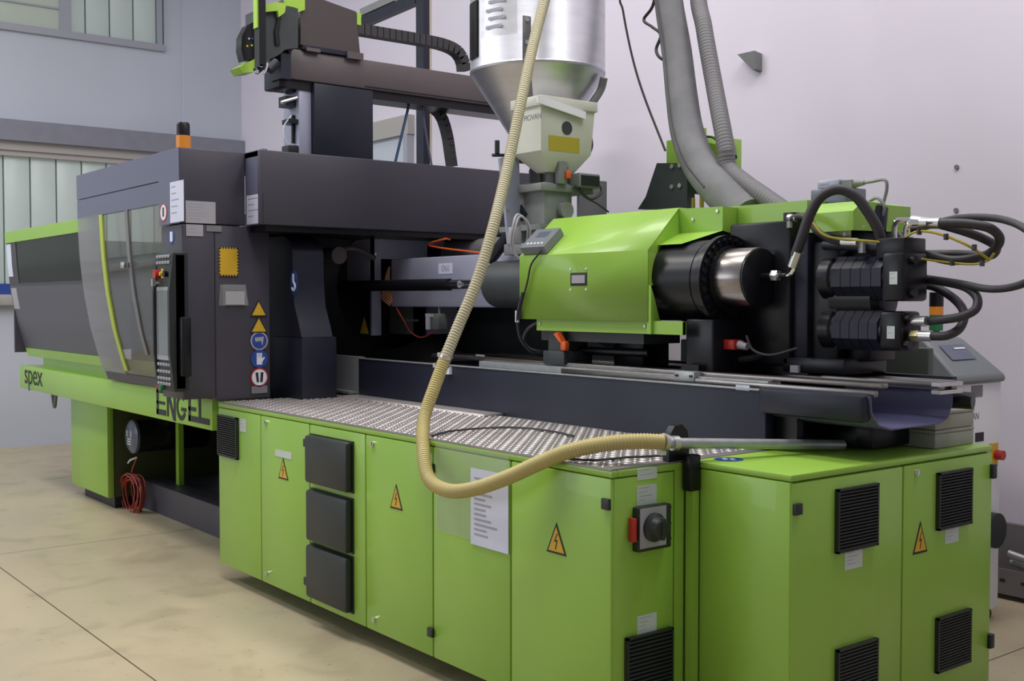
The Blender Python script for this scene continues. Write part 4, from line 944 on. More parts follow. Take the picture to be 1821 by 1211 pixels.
for k, (dx) in enumerate((0, .02)):
    obj('feeder_cable', B().tube([(-4.7,4.227,2.591), (-4.7,4.24,2.508), (-4.68,4.168,2.428), (-4.66,4.06,2.391), (-4.64,3.99,2.365)] if k else [(-4.7,4.206,2.527), (-4.7,4.186,2.485), (-4.7,4.123,2.443), (-4.66,4.027,2.391)], .0055, 6), RUBBER, fd)

th = thing('hopper_stand', (-4.8, 4.05, 1.93), 'grey cast throat block and brackets between the hopper and the lime hood', 'hopper stand')
R = (3.829,3.987,2.096,2.307)
obj('throat_block', B().box(-4.95, -4.66, 3.86, 4.06, 1.93, 2.29, .01), GREYG, th)
obj('throat_plate', B().box(-4.98, -4.64, 3.82, 4.2, 2.24, 2.28, .004).box(-4.98, -4.62, 3.80, 4.10, 2.03, 2.06), GREYG, th)
obj('throat_pipe', B().cyl((HX, HY, 2.26), (HX, HY, 2.40), .05), DARKG, th)
obj('throat_pipe', B().cyl((-4.72, 3.97, 2.24), (-4.72, 3.97, 2.35), .04), GREYG, th)
obj('throat_knob', B().cyl((-4.66, 3.99, 2.14), (-4.62, 3.99, 2.14), .045), GREYG, th)
A1 = (-4.95,3.909,2.435); A2 = (-4.95,3.998,2.268)
obj('side_plate', B().prism([(3.70, 2.42), (3.80, 2.45), (3.83, 2.44), (3.84, 2.08), (3.82, 1.98), (3.76, 1.96), (3.73, 2.2)], 'x', -4.86, -4.84), SHEET, th, 'blue grey side plate')
bolts(th, [(-4.84, 3.75, z) for z in (2.38, 2.15)], (1, 0, 0), .008)
R = (4.04,4.192,2.267,2.343)
mb = obj('drive_motor', B().box(-4.72, -4.58, R[0], R[1], R[2], R[3] + .0, .006), GREYG, th)
obj('motor_face', B().box(-4.58, -4.575, R[0] + .012, R[1] - .008, R[2] + .008, R[3] - .012), PLASTIC, mb)
obj('motor_cable', B().tube([(-4.6,4.056,2.26), (-4.6,4.118,2.212), (-4.6,4.172,2.215), (-4.6,4.222,2.255), (-4.62,4.215,2.302)], .008, 6), RUBBER, mb)
obj('motor_cable', B().tube([(-4.6,4.024,2.273), (-4.6,4.097,2.217), (-4.6,4.188,2.185), (-4.6,4.273,2.143)], .005, 6), RUBBER, mb)
VB = (3.849,4.001,2.412,2.499)
obj('valve_body', B().box(-4.92, -4.86, VB[0], VB[1], VB[2], VB[3], .01).cyl((-4.89, VB[0] + .05, VB[3]), (-4.89, VB[0] + .05, VB[3] + .05), .03), DARK, th)
c = (-4.9,3.798,2.489)
obj('crank_handle', B().cyl((-4.9,3.725,2.453), (-4.9,3.725,2.523), .014, n=10).cyl((-4.9,3.694,2.441), (-4.9,3.845,2.453), .009, n=8), PLASTIC, th, 'black crank handle')
lp_ = []
for k in range(17):
    a = 2 * math.pi * k / 16; lp_.append((-4.66 + .008 * math.sin(3 * a), 3.69 + .055 * math.cos(a), 1.99 + .115 * math.sin(a)))
obj('cable_loop', B().tube(lp_, .007, 6, 4).tube([(x + .01, y + .008, z - .01) for x, y, z in lp_], .006, 6, 4), PAPERG, th, 'grey coiled cable')
obj('terminal_box', B().box(-4.72, -4.68, 3.66, 3.72, 1.95, 2.04, .004), PAPERG, th)
obj('throat_skirt', B().box(-4.9, -4.64, 3.77, 4.0, 1.90, 1.96, .004), GREYMID, th)
obj('rear_sheet', B().box(-4.9, -4.88, (-4.88,4.303,2.313)[1], (-4.88,4.519,2.327)[1], 2.0, (-4.88,4.425,2.351)[2]), GREYMID, th)
ds = obj('diagonal_strut', B().cyl((-4.868,3.88,2.116), (-5.169,3.88,1.886), .034, n=16).cyl((-4.868,3.88,2.116), (-4.829,3.88,2.153), .045, n=16), DARK, th, 'dark diagonal cylinder')

# rear tower behind the hood
tw = thing('rear_tower', (-4.3, 4.7, 2.0), 'lime sheet tower with dark bolted bracket behind the lime hood', 'machine tower')
c0 = (-4.477,4.6,2.552); c1_ = 0
obj('green_box', B().box(c0[0], (-4.305,4.6,2.533)[0] + .12, 4.6, 4.9, 2.30, c0[2], .004), GREEN, tw)
obj('green_plate', B().add([(-4.286,4.58,2.529), (-4.024,4.58,2.476), (-3.936,4.58,2.181), (-4.243,4.58,2.234), tuple(Vector((-4.286,4.58,2.529)) + Vector((0, .02, 0))), tuple(Vector((-4.024,4.58,2.476)) + Vector((0, .02, 0))), tuple(Vector((-3.936,4.58,2.181)) + Vector((0, .02, 0))), tuple(Vector((-4.243,4.58,2.234)) + Vector((0, .02, 0)))],
    [(0, 1, 2, 3), (7, 6, 5, 4), (0, 4, 5, 1), (1, 5, 6, 2), (2, 6, 7, 3), (3, 7, 4, 0)]), GREEN, tw)
obj('green_tab', B().box((-4.249,4.62,2.59)[0], (-4.212,4.62,2.585)[0], 4.60, 4.64, 2.45, (-4.229,4.62,2.593)[2]).box((-3.999,4.6,2.469)[0], (-3.975,4.6,2.466)[0], 4.58, 4.62, 2.2, (-3.991,4.6,2.471)[2]), GREEN, tw)
g = [(-4.452,4.5,2.416), (-4.223,4.5,2.394), (-4.221,4.5,2.146), (-4.602,4.5,2.17), (-4.539,4.5,2.235)]
db = obj('dark_bracket', B().prism([(q[0], q[2]) for q in g], 'y', 4.5, 4.56), DARKG, tw)
bolts(db, [(-4.331,4.5,2.386), (-4.273,4.5,2.387), (-4.331,4.5,2.275), (-4.272,4.5,2.277)], (0, -1, 0), .013, .01, ZINC)
obj('tower_cable', B().cyl((-4.116,4.5,2.235), (-4.115,4.5,2.139), .012, n=8).cyl((-4.177,4.5,2.203), (-4.176,4.5,2.143), .010, n=8), OCHRE, tw)
obj('tower_base', B().box(-4.75, -3.75, 4.5, 5.0, 1.75, 2.12), DARKG, tw)
obj('tower_wire', B().tube([(-4.159,4.58,2.536), (-4.094,4.57,2.519), (-4.042,4.57,2.465), (-4.038,4.57,2.381), (-4.077,4.57,2.34)], .006, 6), RUBBER, tw)

# ================================================================ CONNECTOR BOX AND HOSES AT THE RIGHT END
cx = thing('connector_box', (-3.046,4.15,2.107), 'grey connector box with plug on top of the end lime hood', 'connector box')
R = (-3.112,-2.997,2.103,2.182)
obj('upper_housing', B().box(R[0], R[1], 4.15, 4.24, (R[2] + R[3]) / 2, R[3], .006), SHEET, cx)
obj('lower_housing', B().box(R[0] - .02, R[1] + .05, 4.13, 4.28, 2.05, (R[2] + R[3]) / 2, .006), PURPLE, cx)
R2 = (-2.994,-2.939,2.14,2.174)
obj('plug', B().box(R2[0], R2[1], 4.16, 4.20, R2[2], R2[3]).cyl((R2[1], 4.18, (R2[2] + R2[3]) / 2), (R2[1] + .05, 4.18, (R2[2] + R2[3]) / 2), .018, .01), GREYG, cx)
obj('plug_cable', B().tube([(R2[1] + .04, 4.18, (R2[2] + R2[3]) / 2), (-2.854,4.18,2.159), (-2.79,4.18,2.161), (-2.779,4.18,2.125), (-2.797,4.18,2.055), (-2.813,4.18,1.985)], .007, 6), GREYMID, cx)
obj('loop_cable', B().tube([(-2.811,4.1,2.068), (-2.771,4.1,2.079), (-2.738,4.1,2.045), (-2.743,4.1,2.008), (-2.764,4.1,1.985)], .007, 6), GREYMID, cx)
obj('print_lines', plate(plate(B(), (R[0] + .015, R[0] + .06, R[3] - .02, R[3] - .014), 'y', 4.149, .001), (R[0] + .015, R[0] + .06, R[3] - .032, R[3] - .027), 'y', 4.149, .001), INK, cx, kind='stuff')
vs = obj('valve_stack', B().box(-2.93, -2.75, 4.14, 4.22, 1.85, 2.02, .01).cyl((-2.78,4.1,1.944), (-2.784,4.12,2.039), .045), DARK, inj)

def hose(pts, r, lab, m=RUBBER, ferr=None, nm='hydraulic_hose', grp='hydraulic hoses at the motors', fm=ZINC, elbow=None):
    t = thing(nm, pts[0], lab, 'hose', grp)
    obj('hose_body', B().tube(pts, r, 12, 8), m, t)
    if ferr: obj('ferrule', B().cyl(ferr[0], ferr[1], r * 1.18, n=16), fm, t)
    if elbow: obj('elbow_pipe', B().tube(elbow, r * .72, 10, 8), CHROME, t)
    return t
def un(x, y): pass
hose([(-2.487,4.02,1.955), (-2.432,4.03,1.953), (-2.344,4.06,1.947), (-2.274,4.1,1.928), (-2.266,4.16,1.889), (-2.315,4.2,1.846), (-2.375,4.2,1.821), (-2.466,4.15,1.812), (-2.57,4.1,1.843)], .0185,
     'thick black hose looping from the front chrome elbow back to the upper motor', ferr=((-2.519,4.02,1.957), (-2.44,4.03,1.953)), elbow=[(-2.567,4,1.896), (-2.566,4,1.941), (-2.543,4,1.958), (-2.499,4.02,1.956)])
hose([(-2.587,4.1,1.975), (-2.499,4.1,1.957), (-2.402,4.12,1.926), (-2.353,4.2,1.894), (-2.345,4.28,1.863), (-2.395,4.32,1.832), (-2.493,4.3,1.841), (-2.653,4.25,1.845)], .0175,
     'black hose behind the front loop, from the rear chrome elbow', ferr=((-2.607,4.1,1.977), (-2.536,4.1,1.964)), elbow=[(-2.676,4.08,1.904), (-2.676,4.08,1.954), (-2.656,4.08,1.978), (-2.587,4.1,1.975)])
hose([(-2.684,4.3,1.84), (-2.858,4.4,1.947), (-2.748,4.4,1.966), (-2.558,4.3,1.987), (-2.378,4.2,1.981), (-2.208,4.1,1.954), (-2.068,4,1.901), (-1.98,3.95,1.819), (-1.999,3.95,1.75), (-2.107,4,1.706), (-2.243,4.05,1.695), (-2.411,4.1,1.721), (-2.62,4.15,1.749)], .0145,
     'widest black hose loop, running out past the right edge of the picture')
hose([(-2.628,4.15,1.74), (-2.496,4.12,1.729), (-2.375,4.1,1.705), (-2.312,4.08,1.665), (-2.299,4.05,1.618), (-2.339,4.02,1.59), (-2.397,4,1.578), (-2.493,4,1.568)], .0175,
     'black hose curving down to the upper port of the lower motor', ferr=((-2.52,3.98,1.57), (-2.461,3.98,1.571)))
hose([(-2.659,4.2,1.718), (-2.569,4.2,1.708), (-2.451,4.15,1.661), (-2.376,4.1,1.606), (-2.36,4.05,1.548), (-2.384,4,1.517), (-2.444,3.98,1.512)], .0175,
     'black hose curving down to the brass port of the lower motor', ferr=((-2.495,3.98,1.513), (-2.436,3.98,1.512)))
obj('brass_union', B().cyl((-2.524,3.98,1.512), (-2.49,3.98,1.513), .024, n=6), BRASS, inj, 'brass union nut')
obj('brass_union', B().cyl((-2.567,4,1.872), (-2.568,4,1.903), .026, n=6), BRASS, inj, 'brass union nut')
obj('brass_union', B().cyl((-2.678,4.08,1.876), (-2.678,4.08,1.908), .026, n=6), BRASS, inj, 'brass union nut')
obj('port_riser', B().cyl((-2.567,4,1.84), (-2.567,4,1.876), .03, n=16).cyl((-2.678,4.08,1.846), (-2.678,4.08,1.883), .03, n=16), BLACK, inj)
hose([(-3.053,3.9,2.002), (-3.004,3.9,2.007), (-2.945,3.88,1.986), (-2.903,3.87,1.941), (-2.846,3.88,1.904), (-2.792,3.9,1.889)], .015,
     'short black hose with yellow stripe on top of the crosshead', ferr=((-2.797,3.9,1.891), (-2.722,3.9,1.886)), grp=None)
obj('small_fitting', B().cyl((-3.071,3.9,2.008), (-3.03,3.9,2.001), .014, n=8).cyl((-3.065,3.9,1.962), (-3.065,3.9,1.991), .012, n=8).cyl((-2.724,3.93,1.844), (-2.724,3.93,1.889), .016, n=8), ZINC, inj)
obj('valve_block', B().box((-3.114,3.92,2.002)[0], (-3.063,3.92,1.999)[0], 3.92, 4.0, 1.96, 2.03), BLACK, inj)
t = obj('earth_wire', B().tube([(-2.913,3.86,1.974), (-2.867,3.86,1.925), (-2.797,3.87,1.904), (-2.685,3.9,1.891), (-2.628,3.95,1.884), (-2.578,3.97,1.889), (-2.51,3.98,1.922), (-2.426,4,1.91), (-2.325,4.03,1.863), (-2.273,4.1,1.807)], .0055, 6), OCHRE, label='thin yellow green earth wire tied along the hoses at the motors', cat='wire')
obj('earth_wire', B().tube([(-2.502,4,1.816), (-2.43,4.05,1.802), (-2.341,4.1,1.792), (-2.29,4.12,1.806), (-2.266,4.12,1.833)], .005, 6), OCHRE, label='thin yellow green earth wire under the thick hose loop', cat='wire')
b = B()
for p_ in ((-2.498,3.98,1.921), (-2.395,4,1.897), (-2.295,4.03,1.853), (-2.403,4.06,1.799), (-2.302,4.1,1.795)):
    b.box(p_[0] - .005, p_[0] + .005, p_[1] - .012, p_[1] + .008, p_[2] - .012, p_[2] + .012)
obj('cable_ties', b, PLASTIC, t, kind='stuff')

# stack lamp standing on the chiller at the back
lx, ly = (-3.376,5.55,1.574)[0], 5.55
t = thing('stack_light', (lx, ly, 1.30), 'signal tower with black, orange and green segments behind the hoses', 'signal lamp')
zo = lambda py: P
z1_, z2_, z3_, z4_ = (-3.375,5.55,1.489)[2], (-3.376,5.55,1.574)[2], (-3.376,5.55,1.62)[2], (-3.378,5.55,1.696)[2]
obj('stem', B().cyl((lx, ly, 1.28), (lx, ly, z1_), .02), GREYMID, t)
obj('green_lens', B().cyl((lx, ly, z1_), (lx, ly, z2_), .036), GLENS, t)
obj('orange_lens', B().cyl((lx, ly, z2_), (lx, ly, z3_), .036), ORANGE, t)
obj('cap', B().cyl((lx, ly, z3_), (lx, ly, z4_), .037), BLACK, t)

# ================================================================ CHILLER / DRYER
ch = thing('dryer_unit', (-3.2, 5.25, 0), 'white dryer cabinet with sloping grey console behind the green rear cabinet', 'dryer')
XD = -3.0
y0d, y1d = (-3,5.125,1.221)[1], (-3,5.548,0.588)[1]
obj('cabinet', B().box(XD - .6, XD, y0d, y1d, .06, 1.24, .01), WHITE, ch)
for q in (y0d + .08, y1d - .06): obj('castor', B().cyl((XD - .06, q, .03), (XD - .02, q, .03), .03, n=14), BLACK, ch)
yl = (-3.2,5.449,1.459)[1]
con = obj('console', B().add([(XD + .02, y0d - .03, 1.235), (XD + .02, y1d + .01, 1.235), (XD - .6, y1d + .01, 1.235), (XD - .6, y0d - .03, 1.235),
     (XD + .02, y0d - .03, 1.27), (XD + .02, y1d + .01, 1.27), (XD - .17, y1d - .07, 1.45), (XD - .17, y0d + .0, 1.45),
     (XD - .22, y1d - .09, 1.475), (XD - .22, y0d, 1.475), (XD - .6, y1d - .06, 1.475), (XD - .6, y0d, 1.475)],
     [(0, 1, 2, 3), (0, 4, 5, 1), (4, 7, 6, 5), (7, 9, 8, 6), (9, 11, 10, 8), (1, 5, 6, 8, 10, 2), (0, 3, 11, 9, 7, 4), (3, 2, 10, 11)]), CONSOLE, ch, 'sloping grey console')
bv = con.modifiers.new('bevel', 'BEVEL'); bv.width = .02; bv.segments = 3
def cs(y, s, h=.004):
    return (XD + .02 - .19 * s + h, y, 1.27 + .18 * s + h * .9)
ym0, ym1 = y0d + .06, y1d - .14
obj('display', B().add([cs(ym0, .45), cs(ym1, .45), cs(ym1, .85), cs(ym0, .85)], [(0, 1, 2, 3)]), PURPLE, con)
obj('display_mark', B().add([cs(ym1 - .12, .72, .006), cs(ym1 - .02, .72, .006), cs(ym1 - .02, .76, .006), cs(ym1 - .12, .76, .006)], [(0, 1, 2, 3)]), SIGNW, con)
R = (5.255,5.361,1.167,1.226)
obj('badge', plate(B(), R, 'x', XD), GREYMID, ch, 'grey badge')
text('lettering', 'PIOVAN', CONSOLE, ch, (XD, (-3,5.274,1.073)[1] - .02, (-3,5.327,1.069)[2]), .05, 'x', .9, .001)
R = (5.298,5.378,0.94,0.986)
obj('black_badge', plate(B(), R, 'x', XD), INKB, ch, 'small black badge')
c = (-3,5.485,0.862)
ms = obj('yellow_plate', B().box(XD, XD + .01, c[1] - .05, c[1] + .02, c[2] - .06, c[2] + .06), YELLOW, ch)
obj('red_switch', B().cyl((XD + .01, c[1], c[2]), (XD + .05, c[1], c[2]), .025), RED, ms, 'red rotary switch')
c = (-3,5.468,0.481)
obj('black_hose_port', B().cyl((XD, c[1] - .03, c[2]), (XD + .05, c[1] - .03, c[2]), .09), PLASTIC, ch)

# enclosures on the rear cabinet
XBx = (-2.503,4.119,1.052)
for k in range(2):
    z0 = 1.052 + k * .076
    x1_, y0_ = XBx[0], XBx[1]; y1_ = (-2.5,4.411,1.057)[1]
    lab = 'flat beige grey box lying on the green rear cabinet, lower of the two' if k == 0 else 'flat beige grey box, upper of the two stacked on the green rear cabinet'
    t = thing('enclosure_box', (x1_ - .2, y0_ + .2, z0), lab, 'box', 'stacked beige grey boxes')
    obj('box_body', B().box(x1_ - .36, x1_, y0_, y1_, z0, z0 + .060, .005), BOXG, t)
    obj('box_lid', B().box(x1_ - .362, x1_ + .002, y0_ - .002, y1_ + .002, z0 + .060, z0 + .0745, .005), BOXG, t)

# cable tray with pipes, far right
tr = thing('cable_tray', (-2.0, 5.98, 0.05), 'low perforated grey tray along the foot of the back wall, far right', 'cable tray')
obj('tray_side', B().box(-3.6, 1, 5.93, 5.94, .03, .17).box(-3.6, 1, 5.94, 6.05, .03, .04), PLINTH, tr)
fh = None
for k in range(14):
    x = -3.2 + k * .12
    if fh is None: fh = obj('slot', B().box(x, x + .03, 5.928, 5.93, .10, .115), INKB, tr); ho = WP[fh.name] - Vector((x, 0, 0))
    else: clone(fh, 'slot', Vector((x, 0, 0)) + ho, tr)
obj('pipe_bundle', B().cyl((-3.161,5.95,0.257), (-2.4, 5.95, .13), .02).cyl((-3.164,5.98,0.202), (-2.4, 5.97, .10), .018), GALV, label='bright metal pipes resting in the perforated tray at the far right', cat='pipes')

# ================================================================ SUCTION HOSE AND LANCE
sh_ = thing('suction_hose', (-4.286,2.95,1.377), 'ribbed beige suction hose hanging in front of the machine and looping over the green cabinet', 'hose')
up_pts = [(-4.92, 4.05, 4.06), (-4.80, 3.93, 4.15), (-4.66, 3.80, 3.95), (-4.62, 3.80, 3.6), (-4.689,3.95,3.454), (-4.658,3.85,3.222), (-4.559,3.7,2.975), (-4.455,3.55,2.697), (-4.377,3.4,2.34), (-4.263,3.22,2.01), (-4.235,3.1,1.742), (-4.244,3,1.533), (-4.252,2.93,1.384)]
lo_pts = [(-4.252,2.93,1.384), (-4.237,2.86,1.254), (-4.2,2.78,1.121), (-4.024,2.66,1.01), (-3.895,2.6,0.91), (-3.738,2.585,0.881), (-3.57,2.59,0.907), (-3.391,2.62,0.971), (-3.236,2.66,1.044), (-3.121,2.7,1.095), (-3.025,2.78,1.125), (-2.942,2.87,1.137), (-2.887,2.96,1.133)]
obj('hose_upper', B().tube(up_pts, .0265, 14, 10, pitch=.0135, amp=.07), HOSE, sh_)
obj('hose_lower', B().tube(lo_pts, .0285, 14, 10, pitch=.0115, amp=.05), HOSEY, sh_, 'yellowed lower length of the hose')
a_ = Vector((-4.246,2.935,1.4)); b_ = Vector((-4.264,2.925,1.353)); d_ = (b_ - a_).normalized()
obj('coupling', B().cyl(a_, b_, .0285, n=20), PAPERG, sh_)
cl1 = obj('hose_clamp', B().cyl(a_, a_ + d_ * .012, .032, n=24).box(a_.x - .045, a_.x - .025, a_.y - .02, a_.y, a_.z - .008, a_.z + .012), ZINC, sh_)
obj('hose_clamp', B().cyl(b_, b_ - d_ * .012, .032, n=24).box(b_.x - .02, b_.x, b_.y - .04, b_.y - .025, b_.z - .008, b_.z + .012), ZINC, sh_)
c = (-4.336,3.33,2.2); obj('hose_joint', B().cyl(Vector(c) + Vector((.002, .0, .006)), Vector(c) - Vector((.002, .0, .006)), .0295, n=20), PLASTIC, sh_)
e0 = Vector((-2.888,2.955,1.134)); e1 = Vector((-2.881,3,1.125))
obj('hose_clamp', B().cyl(e0, e0 + (e1 - e0) * .35, .033, n=24).box(e0.x - .03, e0.x, e0.y, e0.y + .02, e0.z - .05, e0.z - .028), ZINC, sh_)
la = thing('suction_lance', (-2.8, 3.4, 1.08), 'straight galvanised pipe on the end of the beige hose, resting on the green cabinets', 'pipe')
pe = Vector((-2.709,3.795,1.075)); ps = Vector((-2.884,2.98,1.128))
obj('pipe', B().cyl(ps, pe, .020, n=20), GALV, la)
obj('pipe_collar', B().cyl(ps + (pe - ps) * .02, ps + (pe - ps) * .05, .028, n=20), ZINC, la)
c = (-2.93,3.049,1.093); 

# small black cord lying on the tread plate
zc_ = ZT + .018
obj('black_cord', B().tube([(-4.052,2.723,1.063), (-4.143,2.881,1.063), (-4.155,3.047,1.063), (-4.095,3.197,1.063), (-3.912,3.248,1.063), (-3.673,3.209,1.063)], .005, 6), RUBBER, label='thin black cord lying across the tread plate behind the hanging hose', cat='cable')
obj('black_cord', B().tube([(-3.147,2.722,1.063), (-3.061,2.785,1.063), (-3.038,2.935,1.063), (-2.993,3.068,1.063), (-2.99,3.174,1.063)], .005, 6), RUBBER, label='thin black cord lying near the right end of the tread plate', cat='cable')

# ================================================================ DUCTS FROM ABOVE
def at(px, py, y): return None
dd = thing('insulated_duct', (-4.011,4.35,2.362), 'thick grey fabric sleeved duct coming down from above to the lime hood', 'duct')
dpts = [(-4.75, 4.95, 5.4), (-4.72, 4.85, 4.4), (-4.589,4.7,3.567), (-4.508,4.65,3.319), (-4.402,4.6,3.041), (-4.286,4.52,2.767), (-4.177,4.45,2.55), (-4.027,4.38,2.366), (-3.838,4.32,2.217), (-3.614,4.28,2.06)]
obj('sleeve', B().tube(dpts, .072, 20, 10, r2=.098), DUCT, dd)
seam = [(x - .09 * (.072 + .003 * i), y - .99 * (.072 + .003 * i), z) for i, (x, y, z) in enumerate(dpts)]
obj('sleeve_seam', B().tube(seam[:9], .006, 6, 8), RUBBER, dd)
d2 = thing('spiral_duct', (-3.778,4.3,2.42), 'dark grey spiral hose coming down right of the thick sleeved duct', 'duct')
obj('hose_body', B().tube([(-4.52, 5.0, 5.4), (-4.46, 4.85, 4.4), (-4.342,4.7,3.448), (-4.198,4.6,3.127), (-4.06,4.52,2.824), (-3.907,4.42,2.544), (-3.829,4.38,2.37)], .045, 14, 10, pitch=.02, amp=.03), DUCT2, d2)
obj('hose_body', B().tube([(-3.827,4.36,2.402), (-3.804,4.36,2.315), (-3.676,4.33,2.232), (-3.528,4.3,2.151), (-3.377,4.28,2.065)], .043, 14, 10, pitch=.02, amp=.03), DUCT2, d2)
obj('thin_cable', B().tube([(-5.0, 4.85, 5.4), (-4.98, 4.82, 4.4), (-5.068,4.8,3.594), (-5.042,4.8,3.418), (-4.941,4.78,3.126), (-4.809,4.75,2.868), (-4.582,4.7,2.515)], .007, 6), RUBBER, label='thin dark cable hanging left of the thick duct', cat='cable')
obj('curly_cable', B().tube([(-4.548,4.6,3.445), (-4.592,4.6,3.322), (-4.66,4.6,3.262), (-4.572,4.58,3.201), (-4.495,4.57,3.141), (-4.52,4.56,3.063), (-4.474,4.55,3.004), (-4.436,4.6,2.985)], .009, 6), RUBBER, label='wavy black cable beside the top of the thick duct', cat='cable')

# ================================================================ ROBOT
rb = thing('linear_robot', (-6.7, 3.9, 2.53), 'grey and lime linear robot with long cross beam standing on the platen cover', 'robot')
XRb = -6.6
p0, p1 = 3.52, 3.965
obj('pillar', B().box(-6.98, XRb, p0, p1, 2.53, 3.07, .006), DARK, rb)
obj('pillar_edge', B().box(-6.86, -6.64, p0 - .09, p0, 2.53, 3.05, .004), SHEET, rb)
bm2 = obj('cross_beam', B().box(-6.86, XRb, 3.34, 5.5, 3.075, 3.27, .008), BEAM, rb, 'brown grey cross beam')
obj('beam_rail', B().box(-6.82, -6.63, 3.32, 5.5, 3.02, 3.075), BLACK, rb)
obj('beam_end', B().box(-6.84, -6.62, 3.28, 3.34, 3.02, 3.26, .01), DARK, rb)
obj('beam_slot', B().box(-6.61, -6.598, 3.9, 5.45, 3.085, 3.095), BLACK, bm2)
cr = obj('carriage', B().add([(XRb + .01, 3.42, 3.30), (XRb + .01, 3.86, 3.30), (-7.05, 3.86, 3.30), (-7.05, 3.42, 3.30),
    (XRb + .01, 3.42, 3.64), (XRb + .01, 3.83, 3.575), (-7.05, 3.83, 3.575), (-7.05, 3.42, 3.64)],
    [(0, 3, 2, 1), (4, 5, 6, 7), (0, 1, 5, 4), (1, 2, 6, 5), (2, 3, 7, 6), (3, 0, 4, 7)]), mat('carriage_brown', (.055, .042, .042), .5), rb, 'dark robot carriage housing')
obj('carriage_plate', B().box(-6.9, XRb + .02, 3.43, 3.88, 3.272, 3.30), DARK, rb)
obj('guide_shoe', B().box(XRb + .02, XRb + .035, 3.45, 3.55, 3.262, 3.285), BEAM, rb)
obj('guide_shoe', B().box(XRb + .02, XRb + .035, 3.75, 3.87, 3.255, 3.30), BEAM, rb)
obj('lime_accent', B().box(XRb - .0, XRb + .016, 3.835, 3.865, 3.49, 3.57), GREEN2, cr, 'lime corner accent')
hc = [(-6.58,3.299,3.563), (-6.58,3.399,3.633), (-6.58,3.442,3.586), (-6.58,3.442,3.522), (-6.58,3.386,3.495), (-6.58,3.374,3.525), (-6.58,3.311,3.526)]
obj('lime_accent', B().prism([(q[1], q[2]) for q in hc], 'x', -6.59, -6.57), GREEN2, cr)
hc = [(-6.5,3.117,3.482), (-6.5,3.201,3.516), (-6.5,3.267,3.516), (-6.5,3.258,3.459), (-6.5,3.216,3.424), (-6.5,3.208,3.462), (-6.5,3.121,3.441)]
obj('lime_accent', B().prism([(q[1], q[2]) for q in hc], 'x', -6.51, -6.485), GREEN2, cr)
hc = [(-6.52,3.127,3.481), (-6.52,3.269,3.503), (-6.52,3.367,3.508), (-6.52,3.365,3.26), (-6.52,3.275,3.237), (-6.52,3.228,3.195), (-6.52,3.131,3.141)]
obj('drive_housing', B().prism([(q[1], q[2]) for q in hc], 'x', -6.78, -6.52), DARKG, rb)
obj('drive_gap', B().prism([(q[1], q[2]) for q in ((-6.51,3.221,3.431), (-6.51,3.244,3.441), (-6.51,3.228,3.327), (-6.51,3.235,3.258), (-6.51,3.204,3.253), (-6.51,3.197,3.34))], 'x', -6.52, -6.505), BLACK, rb)
v0 = (-6.4,3.064,3.283); 
obj('vertical_arm', B().box(-6.47, -6.40, (-6.4,3.042,3.279)[1], (-6.4,3.086,3.286)[1], (-6.4,3.062,3.084)[2], 3.9), BLACK, rb)
obj('lime_accent', B().box(-6.46, -6.41, (-6.4,3.032,3.414)[1], (-6.4,3.043,3.415)[1], (-6.4,3.031,3.319)[2], 3.8), GREEN2, rb)
hd = [(-6.6,3.13,3.417), (-6.6,3.057,3.371), (-6.6,3.019,3.296), (-6.6,3.015,3.215), (-6.6,3.033,3.148), (-6.6,3.128,3.175)]
hq = obj('axis_head', B().prism([(q[1], q[2]) for q in hd], 'x', -6.68, -6.6), BLACK, rb, 'black axis head')
for k, (px_, m_) in enumerate((((-6.6,3.064,3.288), ZINC), ((-6.6,3.087,3.292), BLUE), ((-6.6,3.053,3.241), YELLOW), ((-6.6,3.083,3.249), GREEN2))):
    obj('indicator', B().cyl((-6.6, px_[1], px_[2]), (-6.592, px_[1], px_[2]), .007, n=8), m_, hq)
hd = [(-6.58,3.118,3.177), (-6.58,2.99,3.101), (-6.58,3.019,3.067), (-6.58,3.091,3.083), (-6.58,3.118,3.149)]
obj('lime_wedge', B().prism([(q[1], q[2]) for q in hd], 'x', -6.72, -6.58), GREEN2, rb, 'lime wedge under the head')
b = B().cyl((-6.45,3.041,3.059), (-6.45,3.083,3.095), .022, n=12).cyl((-6.5,3.152,3.088), (-6.5,3.206,3.147), .03, n=12).box(-6.7, -6.55, 3.26, 3.33, 3.06, 3.22)
obj('gripper_mount', b, DARK, rb)
obj('gripper_screw', B().cyl((-6.42,3.027,3.049), Vector((-6.42,3.027,3.049)) + Vector((.02, 0, 0)), .012, n=10).cyl((-6.42,3.057,3.087), Vector((-6.42,3.057,3.087)) + Vector((.02, 0, 0)), .01, n=10), CHROME, rb)
obj('air_hose', B().tube([(-6.45,3.12,3.121), (-6.45,3.109,3.078), (-6.45,3.09,3.048)], .006, 6), SIGNW, rb)
